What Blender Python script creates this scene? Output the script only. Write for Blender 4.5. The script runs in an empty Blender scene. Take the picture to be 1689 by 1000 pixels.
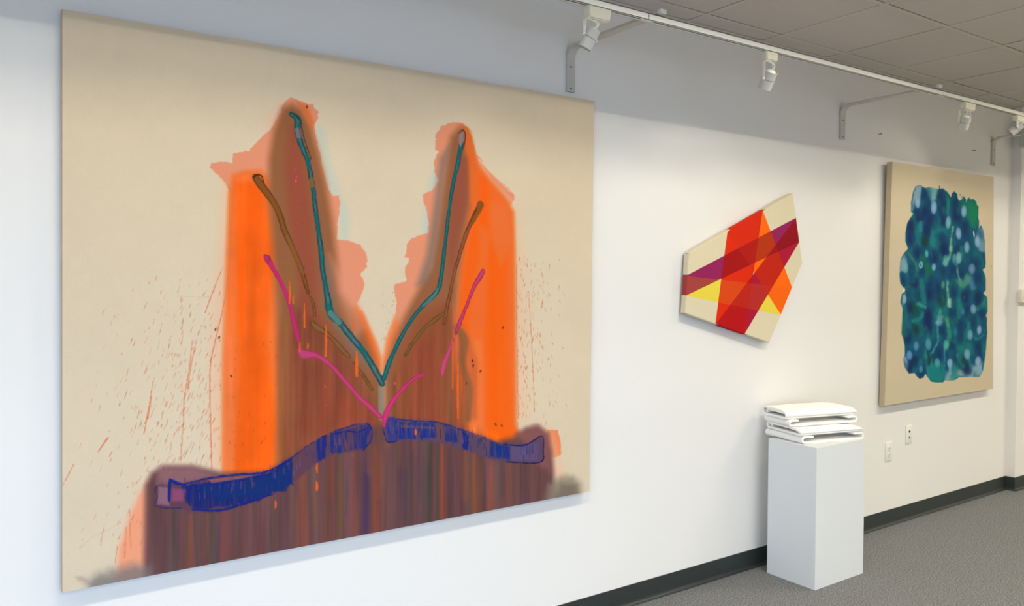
import bpy, bmesh, math, random
import numpy as np
from mathutils import Vector, Matrix

SC = bpy.context.scene
COL = SC.collection
R = math.radians

# ------------------------------------------------------------------ camera
FPX, YAW, PITCH, ROLL = 1306.8, 0.5999, -0.02958, 0.00297
CAM = Vector((0.0, -2.85, 1.6))
_f = Vector((math.sin(YAW) * math.cos(PITCH), math.cos(YAW) * math.cos(PITCH), math.sin(PITCH)))
_r = _f.cross(Vector((0, 0, 1))).normalized()
_u = _r.cross(_f)
RT = _r * math.cos(ROLL) + _u * math.sin(ROLL)
UP = _u * math.cos(ROLL) - _r * math.sin(ROLL)
cd = bpy.data.cameras.new('camera')
cd.sensor_fit = 'HORIZONTAL'
cd.sensor_width = 36.0
cd.lens = FPX / 1689.0 * 36.0
cd.clip_start = 0.05
cam = bpy.data.objects.new('camera', cd)
COL.objects.link(cam)
m = Matrix((RT, UP, -_f)).transposed().to_4x4()
m.translation = CAM
cam.matrix_world = m
SC.camera = cam

# ------------------------------------------------------------------ colour management
SC.view_settings.view_transform = 'Standard'
SC.view_settings.look = 'None'
SC.view_settings.gamma = 1.0
SC.view_settings.use_curve_mapping = False
SC.view_settings.exposure = 0.26
SC.cycles.use_denoising = True
SC.cycles.max_bounces = 8
SC.cycles.sample_clamp_indirect = 6.0

# ------------------------------------------------------------------ world and the room's large lights
w = bpy.data.worlds.new('world')
SC.world = w
w.use_nodes = True
w.node_tree.nodes['Background'].inputs[0].default_value = (0.75, 0.85, 1.0, 1)
w.node_tree.nodes['Background'].inputs[1].default_value = 0.6

WINDOW_POWER = 72.0
TROFFER_POWER = 24.0
SPOT_POWER = 1.2


def area(name, loc, target, sx, sy, power, color, spread=180.0):
    l = bpy.data.lights.new(name, 'AREA')
    l.shape = 'RECTANGLE'
    l.size, l.size_y = sx, sy
    l.energy = power
    l.color = color
    l.spread = R(spread)
    o = bpy.data.objects.new(name, l)
    COL.objects.link(o)
    o.location = loc
    d = (Vector(target) - Vector(loc)).normalized()
    o.rotation_euler = d.to_track_quat('-Z', 'Y').to_euler()
    return o


# daylight through the two shop windows (left wall, and back wall behind the camera)
area('window_daylight', (-2.42, -3.3, 1.1), (0.9, 0.0, 0.1), 3.6, 1.5, WINDOW_POWER * 0.31, (0.54, 0.70, 1.0), 80)
area('window_daylight', (0.6, -6.42, 1.1), (0.8, 0.0, -0.1), 4.0, 1.5, WINDOW_POWER * .32, (0.48, 0.70, 1.0), 74)

CEIL = 2.905
TS = 0.58                       # ceiling module
GX, GY = 3.59, -0.135           # a grid crossing near the wall
LAMP_H = 0.129                  # the lamp strip sits this far up inside each recessed ceiling light
# (first column, row) of each two-module-long recessed light
TROFFERS = [(-10, 2), (-6, 2), (-2, 2), (2, 2), (6, 2), (-6, 7), (-1, 7), (3, 7), (7, 7)]
TUBES = (-.05, .05)


def troffer_rect(ci, rj):
    y1 = GY - rj * TS
    return GX + ci * TS + .012, GX + (ci + 2) * TS - .012, y1 - TS + .012, y1 - .012


for ci, rj in TROFFERS:
    x0, x1, y0, y1 = troffer_rect(ci, rj)
    for off in TUBES:
        yc = (y0 + y1) / 2 + off
        area('troffer_light', ((x0 + x1) / 2, yc, CEIL + LAMP_H - .004), ((x0 + x1) / 2, yc, 0), 1.06, 0.072, TROFFER_POWER * (.95 if rj == 7 else {-10: .4, -6: .56}.get(ci, .66)), (1.0, 0.92, 0.75))

# ------------------------------------------------------------------ helpers


def at_y(x, y, Y):
    d = RT * ((x - 844.5) / FPX) - UP * ((y - 500.0) / FPX) + _f
    return CAM + d * ((Y - CAM.y) / d.y)


def at_z(x, y, z):
    d = RT * ((x - 844.5) / FPX) - UP * ((y - 500.0) / FPX) + _f
    return CAM + d * ((z - CAM.z) / d.z)


def lin(c):
    return tuple((v / 255 / 12.92) if v / 255 <= 0.04045 else ((v / 255 + 0.055) / 1.055) ** 2.4 for v in c)


def tag(o, label=None, cat=None, group=None, kind=None):
    if label:
        o['label'] = label
    if cat:
        o['category'] = cat
    if group:
        o['group'] = group
    if kind:
        o['kind'] = kind
    return o


def thing(name, label, cat, loc, group=None, rotz=0.0):
    o = bpy.data.objects.new(name, None)
    COL.objects.link(o)
    o.empty_display_size = 0.05
    o.location = loc
    o.rotation_euler = (0, 0, rotz)
    return tag(o, label, cat, group)


def obj(name, bm, mat, parent=None, smooth=False, recalc=True):
    me = bpy.data.meshes.new(name)
    if recalc:
        bmesh.ops.recalc_face_normals(bm, faces=bm.faces)
    bm.to_mesh(me)
    bm.free()
    mats = mat if isinstance(mat, (list, tuple)) else [mat]
    for mt in mats:
        me.materials.append(mt)
    if smooth:
        for p in me.polygons:
            p.use_smooth = True
    o = bpy.data.objects.new(name, me)
    COL.objects.link(o)
    if parent:
        o.parent = parent
    return o


def smooth_angle(o, ang=40):
    me = o.data
    for p in me.polygons:
        p.use_smooth = True
    bm = bmesh.new()
    bm.from_mesh(me)
    for e in bm.edges:
        if len(e.link_faces) == 2 and e.calc_face_angle(0) > R(ang):
            e.smooth = False
    bm.to_mesh(me)
    bm.free()
    return o


def box(bm, x0, x1, y0, y1, z0, z1, bev=0.0, mi=0):
    r = bmesh.ops.create_cube(bm, size=1.0)
    vs = r['verts']
    for v in vs:
        v.co = Vector(((x0 + x1) / 2 + v.co.x * (x1 - x0), (y0 + y1) / 2 + v.co.y * (y1 - y0), (z0 + z1) / 2 + v.co.z * (z1 - z0)))
    fs = set(f for v in vs for f in v.link_faces)
    for f in fs:
        f.material_index = mi
    if bev > 0:
        es = list(set(e for v in vs for e in v.link_edges))
        bmesh.ops.bevel(bm, geom=es, offset=bev, segments=2, affect='EDGES', profile=0.6)
    return bm


def frame_for(d):
    d = d.normalized()
    a = Vector((0, 0, 1)) if abs(d.z) < 0.9 else Vector((1, 0, 0))
    u = d.cross(a).normalized()
    return u, d.cross(u).normalized()


def lathe(bm, p0, axis, prof, n=28, caps=True):
    """prof: list of (distance along axis, radius)"""
    d = axis.normalized()
    u, v = frame_for(d)
    rings = []
    for t, r in prof:
        rings.append([bm.verts.new(p0 + d * t + u * r * math.cos(k * 2 * math.pi / n) + v * r * math.sin(k * 2 * math.pi / n)) for k in range(n)])
    for a, b in zip(rings, rings[1:]):
        for k in range(n):
            bm.faces.new((a[k], a[(k + 1) % n], b[(k + 1) % n], b[k]))
    if caps:
        bm.faces.new(rings[0])
        bm.faces.new(rings[-1])


def tube(bm, pts, rad, n=10):
    pts = [Vector(p) for p in pts]
    rings = []
    u = None
    for i, p in enumerate(pts):
        d = (pts[min(i + 1, len(pts) - 1)] - pts[max(i - 1, 0)]).normalized()
        if u is None:
            u, _ = frame_for(d)
        u = (u - d * u.dot(d)).normalized()
        v = d.cross(u)
        rings.append([bm.verts.new(p + u * rad * math.cos(k * 2 * math.pi / n) + v * rad * math.sin(k * 2 * math.pi / n)) for k in range(n)])
    for a, b in zip(rings, rings[1:]):
        for k in range(n):
            bm.faces.new((a[k], a[(k + 1) % n], b[(k + 1) % n], b[k]))
    bm.faces.new(rings[0])
    bm.faces.new(rings[-1])


def spline(pts, k=8):
    P = [np.array(p, float) for p in pts]
    P = [2 * P[0] - P[1]] + P + [2 * P[-1] - P[-2]]
    out = []
    for i in range(1, len(P) - 2):
        a, b, c, d = P[i - 1:i + 3]
        for j in range(k):
            t = j / k
            out.append(0.5 * ((2 * b) + (c - a) * t + (2 * a - 5 * b + 4 * c - d) * t * t + (3 * b - a - 3 * c + d) * t ** 3))
    out.append(P[-2])
    return out


def ribbon_strip(bm, path, thick, at, width_dir_pts):
    """solid ribbon: path is a list of 2-D points, at(p2, s) -> world for s in width_dir_pts"""
    n = len(path)
    nor = []
    for i in range(n):
        d = path[min(i + 1, n - 1)] - path[max(i - 1, 0)]
        d = d / (np.linalg.norm(d) + 1e-9)
        nor.append(np.array((-d[1], d[0])))
    a = [path[i] + nor[i] * thick / 2 for i in range(n)]
    b = [path[i] - nor[i] * thick / 2 for i in range(n)]
    e0 = path[0] - (path[1] - path[0]) / np.linalg.norm(path[1] - path[0]) * thick * 0.35
    e1 = path[-1] + (path[-1] - path[-2]) / np.linalg.norm(path[-1] - path[-2]) * thick * 0.35
    loop = a + [e1] + b[::-1] + [e0]
    rings = []
    for s in width_dir_pts:
        rings.append([bm.verts.new(at(p, s)) for p in loop])
    L = len(loop)
    for r0, r1 in zip(rings, rings[1:]):
        for k in range(L):
            bm.faces.new((r0[k], r0[(k + 1) % L], r1[(k + 1) % L], r1[k]))
    for rg in (rings[0], rings[-1]):
        # end caps as quads between the two sides
        for i in range(n - 1):
            bm.faces.new((rg[i], rg[i + 1], rg[2 * n + 1 - i - 1 - 0], rg[2 * n + 1 - i])) if False else None
        aa = rg[0:n]
        bb = rg[n + 1:2 * n + 1][::-1]
        for i in range(n - 1):
            bm.faces.new((aa[i], aa[i + 1], bb[i + 1], bb[i]))
        bm.faces.new((aa[-1], rg[n], bb[-1]))
        bm.faces.new((aa[0], bb[0], rg[2 * n + 1]))


# ------------------------------------------------------------------ materials
def mat(name, col, rough=0.6, spec=0.3, noise=None, bump=None, metal=0.0, fuzz=0.0, coords='Object'):
    """noise=(scale, amount) mottles the colour; bump=(scale, strength, distance)"""
    mt = bpy.data.materials.new(name)
    mt.use_nodes = True
    nt = mt.node_tree
    b = nt.nodes['Principled BSDF']
    c = lin(col)
    b.inputs['Base Color'].default_value = (*c, 1)
    b.inputs['Roughness'].default_value = rough
    b.inputs['Specular IOR Level'].default_value = spec
    b.inputs['Metallic'].default_value = metal
    if fuzz:
        b.inputs['Sheen Weight'].default_value = fuzz
    tc = nt.nodes.new('ShaderNodeTexCoord')
    if noise:
        n = nt.nodes.new('ShaderNodeTexNoise')
        n.inputs['Scale'].default_value = noise[0]
        n.inputs['Detail'].default_value = 4
        nt.links.new(tc.outputs[coords], n.inputs['Vector'])
        mr = nt.nodes.new('ShaderNodeMapRange')
        mr.inputs['From Min'].default_value = 0.3
        mr.inputs['From Max'].default_value = 0.7
        mr.inputs['To Min'].default_value = 1 - noise[1]
        mr.inputs['To Max'].default_value = 1 + noise[1]
        nt.links.new(n.outputs['Fac'], mr.inputs['Value'])
        mx = nt.nodes.new('ShaderNodeVectorMath')
        mx.operation = 'SCALE'
        mx.inputs[0].default_value = c
        nt.links.new(mr.outputs[0], mx.inputs['Scale'])
        nt.links.new(mx.outputs[0], b.inputs['Base Color'])
    if bump:
        n = nt.nodes.new('ShaderNodeTexNoise')
        n.inputs['Scale'].default_value = bump[0]
        n.inputs['Detail'].default_value = 3
        nt.links.new(tc.outputs[coords], n.inputs['Vector'])
        bp = nt.nodes.new('ShaderNodeBump')
        bp.inputs['Strength'].default_value = bump[1]
        bp.inputs['Distance'].default_value = bump[2]
        nt.links.new(n.outputs['Fac'], bp.inputs['Height'])
        nt.links.new(bp.outputs[0], b.inputs['Normal'])
    return mt


M_WALL = mat('painted_wall', (236, 234, 230), 0.55, 0.25, bump=(160, 0.08, 0.002))
M_CEIL = mat('ceiling_tile', (206, 199, 192), 0.9, 0.1, noise=(300, 0.03), bump=(500, 0.15, 0.001))
M_TEE = mat('ceiling_grid', (208, 200, 188), 0.6, 0.2)
M_VOID = mat('plenum_dark', (24, 22, 20), 0.9, 0.0)
M_BASE = mat('vinyl_baseboard', (40, 47, 47), 0.42, 0.5)
M_WHITE = mat('white_enamel', (232, 232, 226), 0.35, 0.5)
M_TRACK = mat('track_enamel', (248, 247, 236), 0.3, 0.5)
M_IVORY = mat('ivory_plastic', (222, 219, 200), 0.4, 0.4)
M_BRKT = mat('bracket_enamel', (198, 196, 188), 0.5, 0.4)
M_HOUSING = mat('housing_enamel', (196, 196, 192), 0.4, 0.4)
M_BLACK = mat('dark_screw', (20, 18, 16), 0.5, 0.3)
M_PLATE = mat('white_plate', (236, 235, 226), 0.35, 0.5)
M_PED = mat('pedestal_white', (222, 226, 228), 0.5, 0.3, bump=(60, 0.05, 0.001))
M_FELT = mat('white_felt', (250, 249, 245), 0.95, 0.05, bump=(700, 0.25, 0.0008), fuzz=0.3)
M_SCREEN = mat('lcd_screen', (72, 78, 70), 0.2, 0.5)
M_GREY = mat('grey_green_enamel', (196, 202, 192), 0.5, 0.3)
M_WOOD = mat('pine_stretcher', (190, 160, 115), 0.7, 0.2, noise=(30, 0.1))
M_RIM = mat('raw_canvas_edge', (190, 174, 146), 0.9, 0.1, bump=(900, 0.2, 0.0005))
M_LAMP = mat('lamp_dark', (90, 90, 88), 0.3, 0.5)

# carpet
M_CARPET = mat('loop_carpet', (118, 117, 114), 0.95, 0.05)
nt = M_CARPET.node_tree
b = nt.nodes['Principled BSDF']
tc = nt.nodes.new('ShaderNodeTexCoord')
n1 = nt.nodes.new('ShaderNodeTexNoise')
n1.inputs['Scale'].default_value = 140
n1.inputs['Detail'].default_value = 5
n1.inputs['Roughness'].default_value = 0.75
n2 = nt.nodes.new('ShaderNodeTexVoronoi')
n2.inputs['Scale'].default_value = 260
cr = nt.nodes.new('ShaderNodeValToRGB')
cr.color_ramp.elements[0].position = 0.36
cr.color_ramp.elements[0].color = (*lin((72, 74, 76)), 1)
cr.color_ramp.elements[1].position = 0.66
cr.color_ramp.elements[1].color = (*lin((160, 161, 162)), 1)
nt.links.new(tc.outputs['Object'], n1.inputs['Vector'])
nt.links.new(tc.outputs['Object'], n2.inputs['Vector'])
nt.links.new(n1.outputs['Fac'], cr.inputs['Fac'])
nt.links.new(cr.outputs[0], b.inputs['Base Color'])
bp = nt.nodes.new('ShaderNodeBump')
bp.inputs['Strength'].default_value = 0.6
bp.inputs['Distance'].default_value = 0.004
nt.links.new(n2.outputs['Distance'], bp.inputs['Height'])
nt.links.new(bp.outputs[0], b.inputs['Normal'])


def paint_mat(name, weave=1500.0):
    """pigment colour attribute over a woven canvas bump"""
    mt = bpy.data.materials.new(name)
    mt.use_nodes = True
    nt = mt.node_tree
    b = nt.nodes['Principled BSDF']
    b.inputs['Roughness'].default_value = 0.8
    b.inputs['Specular IOR Level'].default_value = 0.12
    a = nt.nodes.new('ShaderNodeAttribute')
    a.attribute_name = 'pigment'
    tc = nt.nodes.new('ShaderNodeTexCoord')
    nz = nt.nodes.new('ShaderNodeTexNoise')
    nz.inputs['Scale'].default_value = 350
    nz.inputs['Detail'].default_value = 2
    nt.links.new(tc.outputs['Object'], nz.inputs['Vector'])
    mr = nt.nodes.new('ShaderNodeMapRange')
    mr.inputs['To Min'].default_value = 0.93
    mr.inputs['To Max'].default_value = 1.07
    nt.links.new(nz.outputs['Fac'], mr.inputs['Value'])
    vm = nt.nodes.new('ShaderNodeVectorMath')
    vm.operation = 'SCALE'
    nt.links.new(a.outputs['Color'], vm.inputs[0])
    nt.links.new(mr.outputs[0], vm.inputs['Scale'])
    nt.links.new(vm.outputs[0], b.inputs['Base Color'])
    ws = []
    for dr in ('X', 'Z'):
        wv = nt.nodes.new('ShaderNodeTexWave')
        wv.bands_direction = dr
        wv.inputs['Scale'].default_value = 90
        nt.links.new(tc.outputs['Object'], wv.inputs['Vector'])
        ws.append(wv)
    ad = nt.nodes.new('ShaderNodeMath')
    ad.operation = 'ADD'
    nt.links.new(ws[0].outputs['Fac'], ad.inputs[0])
    nt.links.new(ws[1].outputs['Fac'], ad.inputs[1])
    bp = nt.nodes.new('ShaderNodeBump')
    bp.inputs['Strength'].default_value = 0.12
    bp.inputs['Distance'].default_value = 0.0006
    nt.links.new(ad.outputs[0], bp.inputs['Height'])
    nt.links.new(bp.outputs[0], b.inputs['Normal'])
    return mt


M_PAINT = paint_mat('stained_canvas')

# ------------------------------------------------------------------ room shell
XL, XR, YB = -2.5, 9.0, -6.5
PX, PY = 6.551, -0.065      # pilaster: starts at x = PX, stands PY out from the wall


def struct(name, bm, m_, parent=None, **k):
    o = obj(name, bm, m_, parent, **k)
    if parent is None:
        o['kind'] = 'structure'
    return o


bm = bmesh.new()
box(bm, XL - 0.1, XR + 0.1, YB - 0.1, 0.1, -0.1, 0.0)
struct('floor', bm, M_CARPET)
bm = bmesh.new()
box(bm, XL - 0.1, XR + 0.1, 0.0, 0.12, 0.0, 3.1)
struct('wall_back', bm, M_WALL)
bm = bmesh.new()
box(bm, PX, XR, PY, 0.0, 0.0, 3.1)
struct('wall_right', bm, M_WALL)
bm = bmesh.new()
box(bm, XR, XR + 0.1, YB, 0.0, 0.0, 3.1)
struct('wall_end', bm, M_WALL)


def wall_with_window(name, axis, c, lo, hi, w0, w1, z0, z1):
    bm = bmesh.new()
    for (a, b_, p, q) in ((lo, w0, 0, 3.1), (w1, hi, 0, 3.1), (w0, w1, 0, z0), (w0, w1, z1, 3.1)):
        if axis == 'x':
            box(bm, c - 0.1, c, a, b_, p, q)
        else:
            box(bm, a, b_, c - 0.1, c, p, q)
    return struct(name, bm, M_WALL)


wall_with_window('wall_left', 'x', XL, YB, 0.0, -5.1, -1.5, 0.3, 2.4)
wall_with_window('wall_front', 'y', YB, XL, XR, -1.4, 2.6, 0.3, 2.4)
M_FRAME = mat('window_frame', (120, 122, 124), 0.4, 0.5, metal=0.6)
M_GLASS = bpy.data.materials.new('window_glass')
M_GLASS.use_nodes = True
gb = M_GLASS.node_tree.nodes['Principled BSDF']
gb.inputs['Transmission Weight'].default_value = 1.0
gb.inputs['Roughness'].default_value = 0.0
gb.inputs['IOR'].default_value = 1.05
for k, (axis, c, w0, w1) in enumerate((('x', XL, -5.1, -1.5), ('y', YB, -1.4, 2.6))):
    bm = bmesh.new()
    g = bmesh.new()

    def bb(B, a0, a1, d0, d1, z0, z1):
        if axis == 'x':
            box(B, c + d0, c + d1, a0, a1, z0, z1)
        else:
            box(B, a0, a1, c + d0, c + d1, z0, z1)
    for a0, a1, z0, z1 in ((w0, w0 + .05, .3, 2.4), (w1 - .05, w1, .3, 2.4), (w0, w1, .3, .35), (w0, w1, 2.35, 2.4), ((w0 + w1) / 2 - .025, (w0 + w1) / 2 + .025, .35, 2.35)):
        bb(bm, a0, a1, -0.07, -0.02, z0, z1)
    o = struct('window_%d' % (k + 1), bm, M_FRAME)
    bb(g, w0 + .05, w1 - .05, -0.05, -0.044, .35, 2.35)
    obj('pane', g, M_GLASS, o)

# ceiling: lay-in tiles on a tee grid
rnd = random.Random(4)
bm = bmesh.new()
box(bm, XL, XR, YB, 0.0, 3.06, 3.1, mi=1)
cols = range(int((XL - GX) / TS) - 1, int((XR - GX) / TS) + 2)
rows = range(-1, 12)
hw = 0.012
TROFF_CELLS = set()
for ci, rj in TROFFERS:
    TROFF_CELLS.add((ci, rj))
    TROFF_CELLS.add((ci + 1, rj))
for j in rows:
    y1 = GY - j * TS
    y0 = y1 - TS
    for i in cols:
        if (i, j) in TROFF_CELLS:
            continue
        x0 = GX + i * TS
        x1 = x0 + TS
        g = [rnd.choice((0.0005, 0.001, 0.003, 0.004)) for _ in range(4)]
        if j == -1:
            g[2] = rnd.choice((0.004, 0.007, 0.009))
        a0, a1 = max(x0 + hw + g[0], XL), min(x1 - hw - g[1], XR)
        c0, c1 = max(y0 + hw + g[2], YB), min(y1 - hw - g[3], -0.018)
        if j == -1:
            c0, c1 = y0 + hw, -0.018 - g[2]
        if a1 - a0 < 0.03 or c1 - c0 < 0.02:
            continue
        t = [rnd.uniform(0, 0.0014) for _ in range(4)]
        zz = CEIL + 0.0018
        vs = [bm.verts.new(p) for p in ((a0, c0, zz + t[0]), (a1, c0, zz + t[1]), (a1, c1, zz + t[2]), (a0, c1, zz + t[3]))]
        up_ = [bm.verts.new(v.co + Vector((0, 0, 0.012))) for v in vs]
        bm.faces.new(vs)
        bm.faces.new(up_)
        for k in range(4):
            bm.faces.new((vs[k], vs[(k + 1) % 4], up_[(k + 1) % 4], up_[k]))
for i in cols:
    x = GX + i * TS
    if XL < x < XR:
        box(bm, x - hw, x + hw, YB, 0.0, CEIL, CEIL + 0.003, mi=2)
for j in rows:
    y = GY - j * TS
    if YB < y < 0:
        box(bm, XL, XR, y - hw, y + hw, CEIL - 0.0004, CEIL + 0.0026, mi=2)
box(bm, XL, XR, -0.018, 0.0, CEIL - 0.001, CEIL + 0.02, mi=2)
struct('ceiling', bm, [M_CEIL, M_VOID, M_TEE])

# recessed troffers (all of them above or behind the picture)
M_DIFF = bpy.data.materials.new('troffer_diffuser')
M_DIFF.use_nodes = True
db = M_DIFF.node_tree.nodes['Principled BSDF']
db.inputs['Base Color'].default_value = (0.9, 0.9, 0.86, 1)
db.inputs['Emission Color'].default_value = (1, 0.95, 0.85, 1)
db.inputs['Emission Strength'].default_value = 1.2
M_REFL = mat('troffer_reflector', (120, 120, 116), 0.6, 0.3)
PLACE = ['nearest the left wall', 'in the front row opposite the orange painting', 'in the front row opposite the shaped canvas', 'in the front row opposite the blue painting', 'in the front row beyond the pilaster',
         'in the rear row by the back window', 'second in the rear row', 'third in the rear row', 'at the far end of the rear row']
for (ci, rj), pl in zip(TROFFERS, PLACE):
    x0, x1, y0, y1 = troffer_rect(ci, rj)
    t = thing('ceiling_light', 'recessed ceiling light ' + pl, 'ceiling light', ((x0 + x1) / 2, (y0 + y1) / 2, CEIL), 'recessed ceiling lights')
    dx, dy = (x1 - x0) / 2, (y1 - y0) / 2
    bm = bmesh.new()
    for a in ((-dx, dx, -dy, -dy + .004), (-dx, dx, dy - .004, dy), (-dx, -dx + .004, -dy, dy), (dx - .004, dx, -dy, dy)):
        box(bm, *a, 0.0, LAMP_H + .006)
    box(bm, -dx, dx, -dy, dy, LAMP_H + .004, LAMP_H + .010)
    obj('reflector', bm, M_REFL, t)
    for off in TUBES:
        bm = bmesh.new()
        box(bm, -.53, .53, off - .036, off + .036, LAMP_H - .002, LAMP_H + .004)
        obj('tube', bm, M_DIFF, t)

# baseboard: vinyl cove base with a toe
PROF = [(0.0, 0.102), (-0.003, 0.102), (-0.0035, 0.1), (-0.0035, 0.022), (-0.006, 0.012), (-0.011, 0.005), (-0.018, 0.002), (-0.018, 0.0), (0.0, 0.0)]


def baseboard(name, path):
    bm = bmesh.new()
    rings = []
    for k, (px, py, nx, ny) in enumerate(path):
        rings.append([bm.verts.new((px - nx * o_, py - ny * o_, z)) for o_, z in PROF])
    for a, b_ in zip(rings, rings[1:]):
        for k in range(len(PROF) - 1):
            bm.faces.new((a[k], a[k + 1], b_[k + 1], b_[k]))
    bm.faces.new(rings[0])
    bm.faces.new(rings[-1])
    o = struct(name, bm, M_BASE)
    smooth_angle(o, 50)
    return o


# normals point out of the wall (towards -Y); the offset in PROF is negative along the inward normal
baseboard('baseboard_back', [(XL, 0, 0, 1 * -1), (PX - 0.0, 0, 0, -1)])
baseboard('baseboard_pilaster', [(PX, -0.003, -1, 0), (PX, PY, -1, -1), (XR, PY, 0, -1)])

# ------------------------------------------------------------------ tiny paint engine: pigment laid on each canvas


class Noise:
    def __init__(self, seed):
        self.g = np.random.RandomState(seed).rand(256, 256)

    def n(self, x, y):
        xi = np.floor(x).astype(int)
        yi = np.floor(y).astype(int)
        fx = x - xi
        fy = y - yi
        fx = fx * fx * (3 - 2 * fx)
        fy = fy * fy * (3 - 2 * fy)
        g = self.g
        a = g[xi & 255, yi & 255]
        b = g[(xi + 1) & 255, yi & 255]
        c = g[xi & 255, (yi + 1) & 255]
        d = g[(xi + 1) & 255, (yi + 1) & 255]
        return (a * (1 - fx) + b * fx) * (1 - fy) + (c * (1 - fx) + d * fx) * fy

    def fbm(self, x, y, o=4):
        s = 0
        a = 0.5
        t = 0
        for k in range(o):
            s = s + a * self.n(x * 2 ** k + 17.3 * k, y * 2 ** k + 9.1 * k)
            t += a
            a *= 0.55
        return s / t


def sstep(e0, e1, x):
    t = np.clip((x - e0) / (e1 - e0 + 1e-9), 0, 1)
    return t * t * (3 - 2 * t)


class Canvas:
    """pigment grid over a stretched canvas; artwork coordinates (X, Y) are measured off the photograph"""

    def __init__(self, quad, nx, ny, base, seed=1):
        s, t = np.meshgrid(np.linspace(0, 1, nx), np.linspace(0, 1, ny))
        self.s, self.t, self.nx, self.ny = s, t, nx, ny
        # projective map unit square -> artwork coordinates (quad: TL, TR, BR, BL)
        src = [(0, 0), (1, 0), (1, 1), (0, 1)]
        A, B = [], []
        for (u, v), (x, y) in zip(src, quad):
            A.append([u, v, 1, 0, 0, 0, -u * x, -v * x])
            B.append(x)
            A.append([0, 0, 0, u, v, 1, -u * y, -v * y])
            B.append(y)
        h = np.linalg.solve(np.array(A, float), np.array(B, float))
        w_ = h[6] * s + h[7] * t + 1
        self.X = (h[0] * s + h[1] * t + h[2]) / w_
        self.Y = (h[3] * s + h[4] * t + h[5]) / w_
        self.N = Noise(seed)
        N = self.N
        self.n6 = N.fbm(self.X / 5, self.Y / 5, 3) - 0.5
        self.n20 = N.fbm(self.X / 18 + 50, self.Y / 18, 4) - 0.5
        self.n60 = N.fbm(self.X / 60 + 90, self.Y / 60, 4) - 0.5
        self.st = N.fbm(self.X / 7 + 11, self.Y / 160, 3) - 0.5      # vertical run marks
        self.comb = N.fbm(self.X / 1.7 + 71, self.Y / 26, 2) - 0.5   # dry-brush comb
        self.st2 = N.fbm(self.X / 22 + 31, self.Y / 260, 3) - 0.5
        self.img = np.zeros((ny, nx, 3))
        self.img[:] = base
        self.img *= (1 + 0.02 * self.n60 + 0.015 * self.n20)[..., None]

    def box(self, pts, pad):
        p = np.array(pts, float)
        x0, y0 = p.min(0) - pad
        x1, y1 = p.max(0) + pad
        mk = (self.X > x0) & (self.X < x1) & (self.Y > y0) & (self.Y < y1)
        rr = np.where(mk.any(1))[0]
        cc = np.where(mk.any(0))[0]
        if len(rr) == 0 or len(cc) == 0:
            return None
        return slice(rr[0], rr[-1] + 1), slice(cc[0], cc[-1] + 1)

    def comp(self, b, a, color):
        c = np.array(color, float)
        if c.ndim == 1:
            c = c[None, None, :]
        self.img[b] = self.img[b] * (1 - a[..., None]) + c * a[..., None]

    def sd_poly(self, b, pts):
        X, Y = self.X[b], self.Y[b]
        d = np.full(X.shape, 1e9)
        ins = np.zeros(X.shape, bool)
        n = len(pts)
        for i in range(n):
            x0, y0 = pts[i]
            x1, y1 = pts[(i + 1) % n]
            ex, ey = x1 - x0, y1 - y0
            L = ex * ex + ey * ey + 1e-9
            t = np.clip(((X - x0) * ex + (Y - y0) * ey) / L, 0, 1)
            dd = (X - x0 - t * ex) ** 2 + (Y - y0 - t * ey) ** 2
            d = np.minimum(d, dd)
            c = ((y0 > Y) != (y1 > Y))
            with np.errstate(divide='ignore', invalid='ignore'):
                xx = (x1 - x0) * (Y - y0) / (y1 - y0 if abs(y1 - y0) > 1e-9 else 1e-9) + x0
            ins ^= c & (X < xx)
        d = np.sqrt(d)
        return np.where(ins, -d, d)

    def poly(self, pts, color, blur=1.5, rough=0.0, wob=0.0, alpha=1.0, streak=0.0, comb=0.0):
        b = self.box(pts, blur + rough * 2 + wob + 4)
        if b is None:
            return
        d = self.sd_poly(b, pts) + rough * 2 * self.n6[b] + wob * 2 * self.n20[b]
        if comb:
            d = d + 5.0 * self.comb[b]
        a = 1 - sstep(-blur / 2, blur / 2, d)
        a = a * np.clip(alpha + streak * 2 * self.st[b] + comb * 3 * self.comb[b], 0, 1)
        self.comp(b, a, color)

    def sd_line(self, b, pts):
        """pts (x, y, halfwidth); returns distance - halfwidth, along 0..1"""
        X, Y = self.X[b], self.Y[b]
        best = np.full(X.shape, 1e9)
        al = np.zeros(X.shape)
        n = len(pts) - 1
        for i in range(n):
            x0, y0, w0 = pts[i]
            x1, y1, w1 = pts[i + 1]
            ex, ey = x1 - x0, y1 - y0
            L = ex * ex + ey * ey + 1e-9
            t = np.clip(((X - x0) * ex + (Y - y0) * ey) / L, 0, 1)
            dd = np.sqrt((X - x0 - t * ex) ** 2 + (Y - y0 - t * ey) ** 2) - (w0 + (w1 - w0) * t)
            mk = dd < best
            best = np.where(mk, dd, best)
            al = np.where(mk, (i + t) / n, al)
        return best, al

    def stroke(self, pts, color, blur=1.2, rough=0.6, alpha=1.0, rim=None, rimw=0.9, rima=0.8, core=None, smooth=4, streak=0.0, patch=0.0):
        p = spline(pts, smooth) if smooth else [np.array(q, float) for q in pts]
        mw = max(q[2] for q in p)
        b = self.box([q[:2] for q in p], mw + blur + 5)
        if b is None:
            return
        d, al = self.sd_line(b, p)
        d = d + rough * 2 * self.n6[b]
        a = (1 - sstep(-blur / 2, blur / 2, d)) * np.clip(alpha + streak * 2 * self.st[b] + patch * 3 * self.n20[b], 0, 1)
        self.comp(b, a, color)
        if core is not None:
            a2 = (1 - sstep(-mw * 0.75, -mw * 0.2, d)) * np.clip(0.5 + 3 * self.n20[b], 0, 1)
            self.comp(b, a2, core)
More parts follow.
